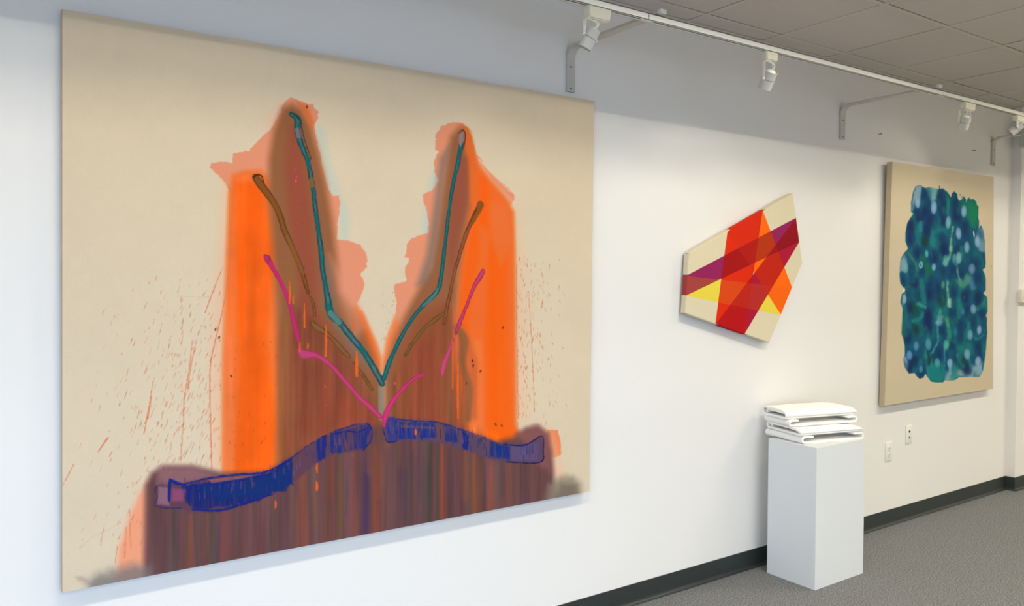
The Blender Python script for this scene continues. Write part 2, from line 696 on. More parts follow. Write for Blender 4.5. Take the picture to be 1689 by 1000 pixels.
        if rim is not None:
            ar = np.exp(-((d + 0.4) / rimw) ** 2) * np.clip(rima + 1.5 * self.n20[b], 0, 1)
            self.comp(b, ar, rim)

    def dab(self, x, y, rx, ry, color, blur=0.5, alpha=1.0, rot=0.0):
        """soft ellipse; blur is a fraction of the radius"""
        m_ = max(rx, ry) * (1 + blur) + 2
        b = self.box([(x - m_, y - m_), (x + m_, y + m_)], 1)
        if b is None:
            return
        X, Y = self.X[b] - x, self.Y[b] - y
        c, s_ = math.cos(rot), math.sin(rot)
        q = np.sqrt(((X * c + Y * s_) / rx) ** 2 + ((-X * s_ + Y * c) / ry) ** 2)
        self.comp(b, (1 - sstep(1 - blur, 1 + blur, q)) * alpha, color)

    def warm(self):
        """pull the warm pigments a little away from blue, as the real stains read"""
        i = self.img
        mx = i.max(-1)
        sat = (mx - i.min(-1)) / (mx + 1e-6)
        t = sstep(.28, .6, sat) * sstep(0, 25, i[..., 0] - i[..., 2]) * sstep(-5, 15, i[..., 1] - i[..., 2])
        self.img = i * (1 - t[..., None] * np.array([.03, .06, .15]))

    def mesh(self, name, corners, parent, mt):
        """corners TL, TR, BR, BL in parent space"""
        TL, TR, BR, BL = [np.array(c, float) for c in corners]
        s, t = self.s[..., None], self.t[..., None]
        P = (TL * (1 - s) + TR * s) * (1 - t) + (BL * (1 - s) + BR * s) * t
        nx, ny = self.nx, self.ny
        me = bpy.data.meshes.new(name)
        idx = np.arange(nx * ny).reshape(ny, nx)
        q = np.stack([idx[1:, :-1], idx[1:, 1:], idx[:-1, 1:], idx[:-1, :-1]], -1).reshape(-1, 4)
        me.vertices.add(nx * ny)
        me.vertices.foreach_set('co', P.reshape(-1).astype(np.float32))
        nf = len(q)
        me.loops.add(nf * 4)
        me.loops.foreach_set('vertex_index', q.reshape(-1).astype(np.int32))
        me.polygons.add(nf)
        me.polygons.foreach_set('loop_start', np.arange(0, nf * 4, 4, dtype=np.int32))
        me.update(calc_edges=True)
        c = np.clip(self.img / 255.0, 0, 1)
        c = np.where(c <= 0.04045, c / 12.92, ((c + 0.055) / 1.055) ** 2.4)
        rgba = np.ones((nx * ny, 4), np.float32)
        rgba[:, :3] = c.reshape(-1, 3)
        at_ = me.color_attributes.new('pigment', 'FLOAT_COLOR', 'POINT')
        at_.data.foreach_set('color', rgba.reshape(-1))
        me.materials.append(mt)
        me.validate()
        o = bpy.data.objects.new(name, me)
        COL.objects.link(o)
        o.parent = parent
        return o


def rim_mesh(name, front, depth, parent, mt, inset=0.0, bev=0.004):
    """sides and back of a stretched canvas; front: outline points (counter-clockwise seen from the room) in parent space"""
    bm = bmesh.new()
    F = [Vector(p) for p in front]
    c = sum(F, Vector()) / len(F)
    n = len(F)
    fr = [bm.verts.new(p + Vector((0, 0.0008, 0))) for p in F]
    md = [bm.verts.new(p + (p - c).normalized() * bev * 0.5 + Vector((0, bev, 0))) for p in F]
    bk = [bm.verts.new(Vector((p.x, p.y + depth, p.z)) + (p - c).normalized() * bev * 0.5) for p in F]
    for a, b_ in ((fr, md), (md, bk)):
        for k in range(n):
            bm.faces.new((a[k], a[(k + 1) % n], b_[(k + 1) % n], b_[k]))
    bm.faces.new(bk)
    bm.faces.new(fr)
    return obj(name, bm, mt, parent)


# ------------------------------------------------------------------ the large orange and blue painting
CREAM = (217, 199, 171)
Q1 = [(103, 15), (980, 167), (972, 811), (103, 978)]
cv = Canvas(Q1, 900, 860, CREAM, seed=7)
P = cv.poly
SALMON = (230, 150, 122)
# pale blue haloes beside the two limbs
cv.stroke([(528, 215, 6), (545, 290, 7), (566, 350, 8), (570, 400, 6)], (176, 198, 190), blur=18, alpha=0.5, rough=0)
cv.stroke([(722, 270, 5), (712, 310, 6), (704, 360, 7), (704, 400, 5)], (176, 200, 196), blur=16, alpha=0.55, rough=0)
# soft salmon glow
P([(462, 172), (440, 200), (452, 235), (490, 200)], (236, 180, 155), blur=34, alpha=0.7)
P([(372, 300), (362, 420), (352, 560), (352, 780), (400, 780), (400, 300)], (236, 176, 140), blur=40, alpha=0.65)
# crisp stain outlines
LEFT = [(347, 276), (350, 269), (362, 266), (384, 268), (386, 253), (398, 250), (411, 248), (426, 232), (448, 213), (462, 190), (470, 166), (480, 160),
        (494, 165), (509, 172), (517, 173), (525, 184), (526, 194), (520, 207), (522, 226), (536, 290), (542, 310), (550, 322), (560, 322), (562, 335),
        (558, 367), (555, 396), (573, 396), (592, 402), (606, 420), (606, 440), (596, 452), (602, 468), (597, 484), (588, 503), (590, 700), (400, 700),
        (384, 330), (372, 300), (362, 290)]
P(LEFT, SALMON, blur=1.6, rough=2.2, wob=1.2)
RIGHT = [(718, 247), (719, 221), (729, 208), (748, 201), (761, 202), (774, 212), (780, 231), (786, 253), (802, 276), (825, 298), (844, 316), (851, 324),
         (844, 336), (838, 343), (836, 420), (840, 500), (700, 690), (655, 700), (645, 560), (656, 535), (654, 513), (653, 491), (650, 470), (670, 464),
         (669, 440), (678, 426), (668, 423), (674, 397), (690, 388), (708, 384), (706, 349), (700, 336), (697, 320), (713, 314), (724, 298), (717, 282), (716, 266), (723, 250)]
P(RIGHT, SALMON, blur=1.6, rough=2.2, wob=1.0)
P([(790, 262), (812, 296), (845, 330), (838, 340), (806, 318)], (232, 178, 150), blur=5, alpha=0.6)
cv.stroke([(790, 262, .6), (812, 286, .6), (842, 316, .7)], (240, 200, 178), blur=1.4, alpha=0.6)
P([(850, 340), (862, 420), (866, 560), (870, 690), (840, 700), (836, 360)], (232, 182, 146), blur=34, alpha=.55)
# orange flames at the inside of the V
P([(579, 508), (590, 503), (602, 520), (613, 545), (622, 565), (630, 590), (628, 640), (600, 600), (580, 550)], (243, 122, 70), blur=12)
P([(588, 520), (596, 516), (612, 560), (620, 590), (600, 575)], (246, 104, 40), blur=14, alpha=0.9)
P([(652, 520), (662, 540), (650, 580), (634, 628), (631, 600), (638, 560)], (244, 130, 80), blur=12)
# orange columns
P([(384, 288), (400, 282), (430, 280), (446, 296), (470, 420), (475, 785), (368, 785), (368, 600), (374, 420), (378, 320)], (244, 118, 56), blur=14)
P([(390, 300), (432, 300), (452, 420), (440, 560), (455, 700), (452, 780), (388, 780), (395, 600), (388, 420)], (250, 98, 12), blur=16, alpha=0.85, streak=0.35)
P([(372, 520), (384, 560), (386, 780), (368, 780)], (244, 130, 80), blur=8, alpha=0.6)
P([(780, 258), (796, 280), (812, 300), (838, 330), (848, 350), (850, 420), (851, 560), (852, 700), (864, 728), (820, 742), (760, 725), (752, 500), (765, 380), (776, 300)], (244, 112, 48), blur=12)
P([(790, 285), (806, 300), (812, 340), (806, 420), (800, 560), (804, 732), (846, 734), (838, 560), (836, 400), (780, 360), (770, 420), (760, 520), (768, 560), (790, 420)], (251, 100, 8), blur=14, alpha=0.8, streak=0.3)
P([(784, 560), (796, 560), (798, 720), (772, 720), (770, 600)], (244, 128, 70), blur=10, alpha=0.7)
P([(806, 330), (840, 345), (844, 400), (826, 440), (812, 400)], (240, 118, 62), blur=12, alpha=0.8, streak=0.3)
# airbrushed brown limbs
P([(482, 172), (466, 178), (452, 215), (444, 260), (444, 330), (452, 420), (456, 520), (462, 640), (466, 790), (560, 800), (632, 760), (632, 640), (622, 600), (600, 540),
   (578, 505), (562, 480), (556, 420), (549, 360), (538, 300), (526, 250), (512, 205), (498, 180)], (150, 98, 68), blur=20)
P([(758, 210), (744, 225), (738, 260), (730, 320), (722, 380), (712, 440), (690, 478), (668, 520), (650, 560), (634, 620), (632, 700), (640, 790), (772, 790), (762, 640), (754, 540),
   (756, 460), (766, 390), (776, 340), (782, 280), (776, 230), (768, 212)], (152, 98, 70), blur=18)
P([(762, 205), (776, 216), (784, 250), (792, 300), (784, 345), (776, 330), (772, 270), (764, 230)], (236, 110, 44), blur=10, alpha=0.9)
P([(490, 166), (508, 176), (518, 200), (516, 216), (500, 186)], (228, 116, 62), blur=10, alpha=0.8)
P([(478, 210), (492, 216), (508, 300), (516, 380), (524, 470), (520, 560), (500, 560), (494, 470), (480, 380), (470, 280)], (156, 78, 64), blur=20, alpha=0.85)
P([(532, 420), (548, 440), (556, 520), (592, 568), (615, 610), (590, 600), (550, 540), (536, 500)], (122, 104, 92), blur=18, alpha=0.7)
P([(742, 240), (732, 300), (724, 380), (714, 440), (700, 470), (688, 470), (704, 420), (716, 340), (726, 260)], (118, 104, 94), blur=18, alpha=0.75)
P([(752, 260), (772, 260), (770, 330), (752, 420), (742, 470), (740, 380), (748, 300)], (156, 78, 66), blur=16, alpha=0.7)
P([(544, 420), (556, 440), (584, 470), (604, 540), (586, 560), (560, 500)], (226, 150, 126), blur=22, alpha=0.5)
# lower warm brown and red-brown field with run marks
P([(462, 560), (500, 480), (530, 520), (600, 620), (632, 690), (632, 800), (462, 800)], (146, 78, 58), blur=30, alpha=0.9)
P([(648, 610), (690, 520), (736, 500), (760, 560), (776, 800), (640, 800)], (150, 80, 54), blur=30, alpha=0.85)
P([(500, 600), (540, 600), (560, 700), (520, 730), (490, 700)], (138, 66, 50), blur=26, alpha=0.6)
P([(560, 640), (620, 690), (620, 720), (560, 720)], (160, 72, 56), blur=20, alpha=0.7)
P([(684, 560), (722, 560), (724, 700), (680, 700)], (158, 74, 58), blur=18, alpha=0.6)
P([(746, 500), (768, 540), (790, 600), (788, 690), (760, 700), (748, 600)], (206, 100, 58), blur=16, alpha=0.6, streak=0.5)
cv.stroke([(752, 540, 5), (766, 560, 7), (764, 600, 5), (774, 640, 6), (772, 690, 5)], (120, 92, 66), blur=8, alpha=0.65)
cv.stroke([(742, 580, 3), (742, 640, 3), (744, 700, 3)], (110, 84, 60), blur=6, alpha=0.6)
cv.stroke([(480, 430, 8), (478, 500, 8), (468, 600, 7), (462, 760, 6)], (150, 100, 62), blur=16, alpha=0.6)
# purple ground at the bottom
BOT = [(240, 800), (250, 780), (270, 768), (318, 768), (370, 780), (440, 778), (506, 738), (560, 712), (612, 705), (632, 700), (700, 692), (775, 715), (820, 728), (846, 722), (868, 706), (888, 702), (904, 716),
       (910, 745), (914, 790), (930, 850), (236, 990), (238, 900)]
P([(232, 810), (246, 790), (246, 960), (190, 975), (196, 905), (214, 850)], (242, 160, 128), blur=16, alpha=0.95)
P([(898, 722), (904, 709), (920, 709), (926, 735), (925, 750), (916, 755), (902, 752)], (240, 140, 104), blur=2.5, rough=1.2)
P([(884, 700), (906, 706), (914, 730), (932, 790), (900, 800)], (236, 180, 146), blur=24, alpha=0.6)
P(BOT, (104, 68, 68), blur=16)
P([(852, 716), (884, 702), (904, 716), (908, 780), (880, 760)], (140, 86, 84), blur=16, alpha=0.8)
P([(262, 772), (318, 770), (360, 784), (300, 800), (258, 800)], (150, 104, 110), blur=16, alpha=0.75)
rr = random.Random(11)
tones = [(78, 64, 62), (94, 60, 78), (158, 76, 58), (120, 80, 50), (70, 68, 74), (146, 70, 62), (92, 70, 60), (64, 56, 84), (150, 84, 66), (84, 74, 56)]
for k in range(120):
    x = rr.uniform(250, 905)
    top = np.interp(x, [240, 330, 440, 520, 610, 640, 740, 860, 905], [835, 845, 815, 760, 735, 728, 732, 760, 750]) + rr.uniform(-10, 30)
    ln = rr.uniform(60, 260)
    wd = rr.choice((1.2, 1.6, 2.4, 4, 6))
    c = rr.choice(tones)
    cv.stroke([(x, top, wd * .5), (x + rr.uniform(-2, 2), top + ln * .5, wd), (x + rr.uniform(-3, 3), top + ln, wd * .6)], c, blur=wd * 1.5 + 2.5, alpha=rr.uniform(.15, .5), rough=.4, smooth=0)
for x, c, w_ in ((350, (74, 70, 66), 7), (286, (80, 72, 70), 4), (602, (70, 52, 86), 6), (620, (148, 76, 60), 5), (710, (66, 62, 54), 5), (724, (70, 66, 56), 4), (560, (112, 84, 56), 5), (730, (160, 76, 60), 5), (782, (150, 84, 60), 4), (500, (130, 74, 60), 8)):
    y_ = float(np.interp(x, [240, 330, 440, 520, 610, 640, 740, 860, 905], [845, 850, 820, 765, 740, 730, 732, 762, 760]))
    cv.stroke([(x, y_, w_ * .6), (x + 1, y_ + 60, w_), (x, 960, w_)], c, blur=8, alpha=0.7, rough=.5, smooth=0)
for k in range(60):
    x = rr.uniform(470, 770)
    top = rr.uniform(520, 640)
    top = max(top, float(np.interp(x, [470, 550, 628, 636, 700, 770], [480, 560, 690, 690, 540, 480])))
    cv.stroke([(x, top, .8), (x, top + rr.uniform(50, 150), rr.uniform(1.5, 4))], rr.choice([(122, 88, 58), (160, 84, 62), (132, 66, 50), (110, 84, 66), (166, 90, 64)]), blur=7, alpha=rr.uniform(.12, .32), rough=.3, smooth=0)
# overall run-mark modulation where paint is thick
b_ = (slice(None), slice(None))
dpaint = cv.sd_poly(b_, [(462, 470), (632, 640), (760, 470), (780, 700), (912, 740), (930, 990), (236, 990), (245, 790), (462, 780)])
mk = (1 - sstep(-12, 6, dpaint)) * (0.14 * cv.st * 2 + 0.12 * cv.st2 * 2)
cv.img *= (1 + mk)[..., None]
mk = (1 - sstep(-8, 8, cv.sd_poly(b_, [(374, 290), (440, 285), (466, 420), (466, 780), (368, 780)]))) * (cv.st2 * 0.16 + cv.n60 * 0.12)
cv.img *= (1 + mk)[..., None]
# grey smudges in the bottom corners
P([(140, 958), (180, 944), (225, 930), (250, 935), (250, 980), (150, 985)], (120, 112, 108), blur=26, alpha=0.8, wob=6)
P([(124, 952), (135, 951), (140, 957), (130, 958)], (160, 146, 132), blur=8, alpha=0.6)
P([(905, 800), (925, 786), (945, 786), (958, 800), (962, 830), (900, 840)], (138, 128, 110), blur=18, alpha=0.85, wob=3)
P([(925, 798), (950, 800), (958, 830), (915, 830)], (112, 98, 84), blur=14, alpha=0.7)
cv.stroke([(131, 905, .7), (150, 888, .6), (178, 874, .6), (200, 862, .5)], (196, 178, 152), blur=1.5, alpha=.6)
# the two blue brush strokes
BLUE = (18, 36, 108)
BL = [(258, 801), (268, 799), (276, 803), (281, 791), (290, 797), (304, 797), (338, 788), (386, 783), (437, 779), (458, 770), (482, 755), (506, 736), (539, 718), (569, 704), (590, 698), (605, 697), (614, 709), (612, 727), (600, 743),
      (574, 746), (551, 748), (532, 758), (515, 769), (498, 786), (479, 799), (454, 814), (420, 829), (386, 838), (345, 846), (318, 844), (300, 840), (277, 837), (257, 833)]
P(BL, (94, 60, 78), blur=3, rough=1.5, alpha=.95)
P([(300, 800), (400, 786), (440, 780), (482, 756), (486, 800), (455, 812), (400, 834), (330, 842), (305, 830)], BLUE, blur=4, rough=3, wob=4, alpha=.86, comb=.35)
P([(330, 806), (400, 800), (440, 786), (480, 760), (484, 798), (440, 816), (360, 826)], (12, 46, 108), blur=6, wob=4, alpha=.8, comb=.3)
P([(522, 724), (540, 716), (538, 756), (524, 764)], (24, 38, 118), blur=3, rough=2, alpha=.85, comb=.8)
P([(546, 714), (606, 699), (612, 712), (606, 738), (560, 746), (545, 746)], (26, 44, 122), blur=4, rough=2.5, wob=4, alpha=.72, comb=1.1)
P([(262, 803), (278, 804), (280, 834), (260, 832)], (150, 104, 118), blur=4, alpha=.8, wob=2)
P([(284, 806), (306, 808), (304, 828), (284, 826)], (150, 74, 110), blur=7, alpha=.75, wob=3)
cv.stroke([(281, 791, 2), (280, 806, 2.6), (279, 826, 2)], (20, 36, 122), blur=1.5)
cv.stroke([(281, 791, 2), (292, 797, 3), (304, 799, 1.5)], (20, 40, 122), blur=1.5)
cv.stroke([(258, 801, .8), (257, 812, .8), (260, 820, .8), (256, 833, .8), (272, 838, .8), (300, 838, .8)], (34, 40, 96), blur=1.2, rough=1)
for pts in ([(304, 799, 1), (338, 790, 1.2), (386, 783, 1.5), (437, 779, 1.6), (480, 758, 2)], [(310, 802, 1), (345, 799, 1.3), (400, 792, 1.5), (450, 782, 1.5)], [(318, 840, 1.6), (360, 842, 2.2), (400, 832, 1.6), (450, 815, 1.4)]):
    cv.stroke(pts, (16, 34, 120), blur=1.6, rough=1.4, alpha=.9)
P([(345, 791), (400, 785), (430, 782), (400, 789), (350, 797)], (196, 110, 84), blur=3, alpha=.6)
cv.stroke([(606, 697, .9), (614, 709, 1.1), (612, 727, .9), (600, 742, .8)], (28, 30, 104), blur=1.2, rough=1.2)
cv.stroke([(548, 716, .7), (575, 711, .8), (590, 713, .9), (606, 706, .8)], (24, 34, 110), blur=1.2, rough=1.2)
cv.stroke([(455, 772, .9), (480, 756, .9), (510, 734, .8), (545, 714, .8), (590, 699, .8)], (30, 32, 108), blur=1.4, rough=1.4, alpha=.8)
BR_ = [(632, 704), (634, 694), (640, 687), (650, 686), (656, 692), (668, 692), (710, 694), (740, 700), (775, 714), (820, 730), (862, 734), (880, 728), (892, 719), (897, 727), (898, 745), (896, 757), (888, 763), (868, 764),
       (835, 763), (811, 758), (769, 743), (730, 732), (695, 727), (655, 728), (640, 728), (635, 720)]
P(BR_, (90, 66, 88), blur=2.5, rough=1.3, alpha=.95)
P([(634, 700), (640, 689), (652, 688), (656, 700), (656, 726), (642, 728)], (46, 54, 130), blur=3, rough=1.5, alpha=.85, comb=.6)
P([(652, 694), (718, 697), (720, 722), (655, 726)], (24, 46, 128), blur=3, rough=2, alpha=.78, comb=1.1)
P([(732, 702), (754, 706), (756, 730), (734, 728)], (30, 44, 116), blur=4, rough=2, alpha=.6, comb=1.1)
P([(763, 712), (775, 715), (773, 742), (764, 742)], (22, 38, 118), blur=2.5, rough=1.5, alpha=.95)
P([(812, 730), (842, 736), (842, 758), (808, 754)], (18, 44, 124), blur=4, rough=2, alpha=.9, comb=.6)
P([(842, 736), (888, 730), (888, 760), (842, 760)], (92, 78, 120), blur=4, alpha=.7, comb=.5)
P([(718, 700), (732, 702), (732, 728), (718, 726)], (112, 66, 66), blur=3, alpha=.7)
cv.stroke([(632, 704, .8), (636, 720, .8), (640, 729, .9), (654, 728, .8)], (26, 30, 100), blur=1.2, rough=1)
cv.stroke([(832, 733, .9), (862, 735, 1.1), (880, 727, .9), (893, 719, .9), (897, 727, 1), (896, 745, .8), (897, 756, .9), (890, 763, .9), (868, 764, .8), (836, 762, .8)], (26, 26, 92), blur=1.2, rough=.8)
cv.stroke([(656, 691, 1), (680, 694, 1.1), (720, 696, 1), (760, 708, 1), (800, 722, .8)], (24, 34, 112), blur=1.4, rough=1.6, alpha=.75)
for k in range(170):       # dry-brush comb marks
    if k % 2:
        x = rr.uniform(300, 612)
        y = np.interp(x, [300, 386, 437, 506, 569, 612], [806, 800, 790, 752, 724, 716]) + rr.uniform(-12, 16)
    else:
        x = rr.uniform(640, 880)
        y = np.interp(x, [640, 740, 820, 880], [706, 714, 744, 744]) + rr.uniform(-12, 10)
    cv.stroke([(x, y - rr.uniform(2, 9), .5), (x + .4, y + rr.uniform(2, 9), .7)], rr.choice([(16, 32, 120), (20, 44, 128), (112, 76, 110), (60, 60, 130)]), blur=1.2, alpha=.7, rough=.2, smooth=0)
P([(662, 700), (718, 704), (717, 708), (662, 705)], (140, 90, 70), blur=1.6, alpha=.4, rough=1)
# teal lines
cv.stroke([(628, 640, 3), (629, 665, 4), (628, 690, 3)], (132, 128, 112), blur=6, alpha=.85)
TEAL = (14, 98, 102)
TL_ = [(481, 188, 3.5), (492, 197, 6), (491, 216, 5), (499, 242, 4.6), (509, 268, 4.2), (517, 309, 4), (520, 335, 4.3), (526, 380, 4), (531, 418, 4.6), (533, 446, 4), (540, 484, 4.6), (546, 516, 7), (562, 532, 5.5), (579, 554, 5.5), (602, 582, 5), (620, 612, 5.5), (631, 632, 5)]
TL_ = [(a, b_q, c_ * .86) for a, b_q, c_ in TL_]
cv.stroke(TL_, TEAL, blur=1.6, rough=1.1, rim=(30, 50, 52), rimw=1.0, core=(92, 108, 114))
cv.stroke([(546, 516, 5), (560, 531, 4.5)], (92, 130, 122), blur=3, alpha=.8)
cv.stroke([(485, 188, 1), (497, 200, 1), (499, 214, .9), (505, 236, .8), (514, 262, .8)], (30, 56, 58), blur=1.2, rough=.8)
P([(486, 212), (494, 210), (498, 228), (490, 228)], (134, 118, 124), blur=3, alpha=.7)
P([(510, 294), (517, 292), (520, 308), (512, 310)], (156, 100, 52), blur=3, alpha=.7)
TR_ = [(763, 219, 3.6), (761, 240, 3.8), (755, 272, 3.4), (746, 314, 3), (740, 356, 2.6), (735, 400, 2.8), (730, 442, 3.2), (725, 472, 3.6), (716, 487, 4.2), (702, 500, 3.4), (680, 526, 3), (661, 558, 3.2), (645, 592, 3.8), (634, 624, 4)]
TR_ = [(a, b_q, c_ * .9) for a, b_q, c_ in TR_]
cv.stroke(TR_, (14, 100, 104), blur=1.5, rough=.9, rim=(28, 62, 64), rimw=.9, core=(26, 116, 116))
P([(758, 218), (766, 216), (766, 232), (760, 242), (757, 236)], (170, 124, 120), blur=3, alpha=.85)
cv.stroke([(757, 220, .8), (764, 214, .8), (768, 222, .8), (766, 240, .7), (758, 262, .7)], (90, 44, 40), blur=1.1, rough=.5)
cv.stroke([(700, 503, 2.2), (716, 488, 2.6), (722, 476, 2)], (96, 128, 130), blur=2.5, alpha=.6)
# ochre-brown lines
cv.stroke([(422, 292, 5), (430, 303, 6), (448, 328, 5), (461, 351, 4.5), (470, 380, 4.5), (483, 408, 4), (497, 442, 3.4), (503, 462, 3), (509, 482, 2.4)], (134, 82, 36), blur=1.8, rough=.9, rim=(76, 46, 20), rimw=.9)
cv.stroke([(474, 390, 3), (486, 416, 3), (500, 450, 3)], (146, 100, 56), blur=2.4, alpha=.6)
cv.stroke([(418, 294, 1), (424, 288, 1.2), (432, 290, 1), (436, 300, .8)], (60, 40, 24), blur=1.2)
for pts in ([(511, 488, 1), (518, 502, 2), (520, 520, 2)], [(516, 532, 3), (524, 540, 5), (534, 546, 4), (548, 557, 3), (563, 574, 4), (576, 588, 2.5)], [(584, 598, 2), (600, 620, 2.5), (614, 641, 2.5)]):
    cv.stroke(pts, (136, 94, 60), blur=1.6, rough=1.2, rim=(92, 60, 26), rimw=.9)
cv.stroke([(793, 336, 4.5), (783, 356, 4), (771, 381, 3.2), (764, 402, 3), (757, 425, 2.6), (750, 450, 2.4), (744, 478, 2.4), (736, 516, 2.4), (733, 534, 1.6)], (148, 88, 58), blur=1.5, rough=.8, rim=(98, 52, 24), rimw=.8)
cv.stroke([(795, 338, 4), (788, 352, 4), (780, 366, 3)], (140, 84, 24), blur=3, alpha=.8)
cv.stroke([(788, 342, .8), (778, 362, .8), (770, 380, .7)], (100, 50, 24), blur=1.1)
for pts in ([(733, 516, 2), (722, 524, 3), (712, 532, 3), (702, 539, 2.6), (690, 554, 3), (678, 570, 2.4), (669, 586, 2)],):
    cv.stroke(pts, (128, 92, 50), blur=1.5, rough=1.4, rim=(98, 66, 28), rimw=.9)
# pink lines
PINK = (188, 40, 98)
cv.stroke([(438, 422, 3), (443, 428, 5), (452, 444, 3.4), (458, 454, 3.4), (474, 487, 3.2), (483, 519, 3.4), (489, 545, 4.2), (493, 560, 3)], PINK, blur=1.6, rough=1, rim=(160, 40, 80), rimw=.8)
cv.stroke([(438, 420, 1), (446, 424, 1.4), (442, 434, 1)], (110, 60, 70), blur=1.4)
cv.stroke([(493, 560, 1.2), (496, 572, 1.5)], (180, 60, 90), blur=1.4, alpha=.7)
cv.stroke([(494, 578, 3.5), (503, 584, 7), (520, 585, 4.5), (536, 594, 3.4), (548, 604, 3), (570, 628, 3), (592, 654, 3.2), (612, 672, 3.6), (628, 687, 3.6)], (184, 62, 108), blur=1.6, rough=1.2, rim=(168, 34, 84), rimw=.9)
cv.stroke([(797, 447, 3.4), (791, 458, 3.6), (782, 474, 2.6), (770, 504, 2.0), (758, 534, 2.8), (752, 550, 1.6)], (196, 62, 104), blur=1.5, rough=1.1, rim=(150, 34, 66), rimw=.8)
cv.stroke([(748, 560, 1.8), (741, 580, 2.6), (733, 600, 4), (730, 617, 3)], (192, 70, 106), blur=1.8, rough=.9, rim=(170, 52, 84), rimw=.7)
cv.stroke([(699, 618, 2.4), (684, 624, 2.6), (664, 642, 2.6), (648, 662, 3.4), (638, 682, 4.4), (634, 703, 2.4)], (196, 52, 110), blur=1.5, rough=1, rim=(168, 34, 84), rimw=.8)
# drips, flecks and fine splatter
for x, y0, y1, w_ in ((478, 464, 500, 1.6), (485, 488, 500, 1.2), (503, 500, 540, 1.4), (538, 536, 588, 1.6), (589, 580, 620, 2.6), (585, 528, 545, 1.4), (496, 565, 580, 1.2), (508, 566, 574, 1.3), (524, 764, 780, 1.6), (523, 794, 808, 2.2), (455, 826, 838, 1.6), (686, 708, 716, 2), (747, 560, 640, 1.1), (756, 600, 690, 1.6)):
    cv.stroke([(x, y0, w_ * .5), (x + rr.uniform(-1, 1), (y0 + y1) / 2, w_), (x, y1, w_ * .8)], (240, 104, 36), blur=1.6, alpha=.9, rough=.6)
for x, y, c in ((507, 176, (92, 28, 20)), (487, 280, (200, 50, 100)), (490, 292, (206, 60, 110)), (489, 298, (216, 90, 130)), (524, 325, (204, 60, 100)), (501, 368, (150, 70, 60)), (502, 440, (60, 90, 100)), (537, 637, (200, 60, 100)), (540, 668, (190, 50, 90)), (652, 632, (210, 90, 100)),
                (356, 543, (60, 34, 20)), (362, 556, (60, 34, 20)), (382, 620, (80, 34, 16)), (780, 595, (70, 30, 20)), (781, 603, (60, 28, 20)), (793, 612, (90, 50, 30)), (830, 540, (120, 40, 20)), (828, 702, (130, 50, 30)), (818, 700, (110, 50, 24)), (770, 632, (150, 40, 40))):
    cv.dab(x, y, 1.3, 2.4, c, .6, .95, rr.uniform(-.6, .6))
for k in range(36):
    x, y = rr.uniform(480, 530), rr.uniform(250, 480)
    cv.dab(x, y, .9, 1.2, (190, 60, 90), .6, .6)


def splat(n, region, slope, color, lmin, lmax, dens):
    for _ in range(n):
        for _t in range(20):
            x = rr.uniform(region[0], region[2])
            y = rr.uniform(region[1], region[3])
            if rr.random() < dens(x, y):
                break
        else:
            continue
        ln = rr.uniform(lmin, lmax)
        dx = slope * ln * rr.uniform(.5, 1.2)
        cv.stroke([(x, y, .3), (x - dx * .5, y + ln * .5, rr.uniform(.45, .8)), (x - dx, y + ln, .3)], color, blur=1.3, alpha=rr.uniform(.35, .8), rough=.5, smooth=0)


ld = lambda x, y: max(0.0, min(1.0, (x - 110) / 240)) ** 1.5 * max(0.0, min(1.0, (y - 420) / 200))
splat(330, (110, 450, 366, 900), .45, (214, 120, 92), 3, 11, lambda x, y: ld(x, y) * (1 if y < 780 - (x - 250) * .1 or x < 235 else 0))
splat(60, (160, 480, 350, 760), .35, (160, 118, 86), 4, 16, ld)
splat(150, (850, 420, 925, 700), .1, (206, 130, 92), 3, 9, lambda x, y: max(0.0, 1 - (x - 850) / 80))
splat(40, (850, 440, 935, 690), -.6, (196, 136, 96), 3, 8, lambda x, y: 1)
splat(30, (630, 480, 660, 560), .5, (206, 130, 90), 2, 5, lambda x, y: 1)
splat(40, (380, 560, 460, 780), .4, (214, 70, 30), 2, 7, lambda x, y: 1)
for pts in ([(378, 308, .5), (380, 420, .6), (370, 500, .7), (356, 560, .9), (347, 610, .9), (348, 700, .9), (350, 775, .8)], [(368, 440, .5), (352, 480, .9), (339, 515, .8)], [(318, 560, .5), (312, 610, .7), (304, 660, .8), (303, 700, .7), (298, 760, .6)],
            [(253, 628, .5), (246, 670, .8), (238, 715, .8)], [(325, 560, .5), (316, 600, .8), (310, 640, .9)], [(250, 655, .8), (244, 690, 1.3)], [(852, 440, .4), (853, 560, .5), (855, 690, .5)], [(872, 480, .4), (878, 580, .5), (882, 680, .4)],
            [(178, 722, 1.4), (162, 745, .8)], [(122, 765, .8), (104, 800, .6)], [(172, 865, .5), (166, 900, .4)], [(214, 840, .5), (216, 905, .6)], [(208, 870, .5), (206, 920, .6)], [(194, 900, .5), (190, 930, .5)]):
    cv.stroke(pts, (222, 118, 84), blur=1.3, rough=.6, alpha=.75)
cv.stroke([(298, 465, .4), (294, 488, .5), (320, 489, .4), (350, 490, .4)], (196, 180, 150), blur=1.2, alpha=.7, smooth=0)

TLc, TRc, BRc, BLc = at_y(103, 15, -.045), at_y(980, 167, -.045), at_y(972, 811, -.045), at_y(103, 978, -.045)
org = Vector(((TLc.x + TRc.x) / 2, 0, BLc.z))
t = thing('abstract_painting', 'very large stained canvas with orange columns, teal V lines and dark blue strokes', 'painting', org)
corn = [Vector(c) - org for c in (TLc, TRc, BRc, BLc)]
cv.warm()
cv.mesh('painted_canvas', corn, t, M_PAINT)
rim_mesh('canvas_edge', [corn[3], corn[2], corn[1], corn[0]], 0.033, t, M_RIM)
del cv

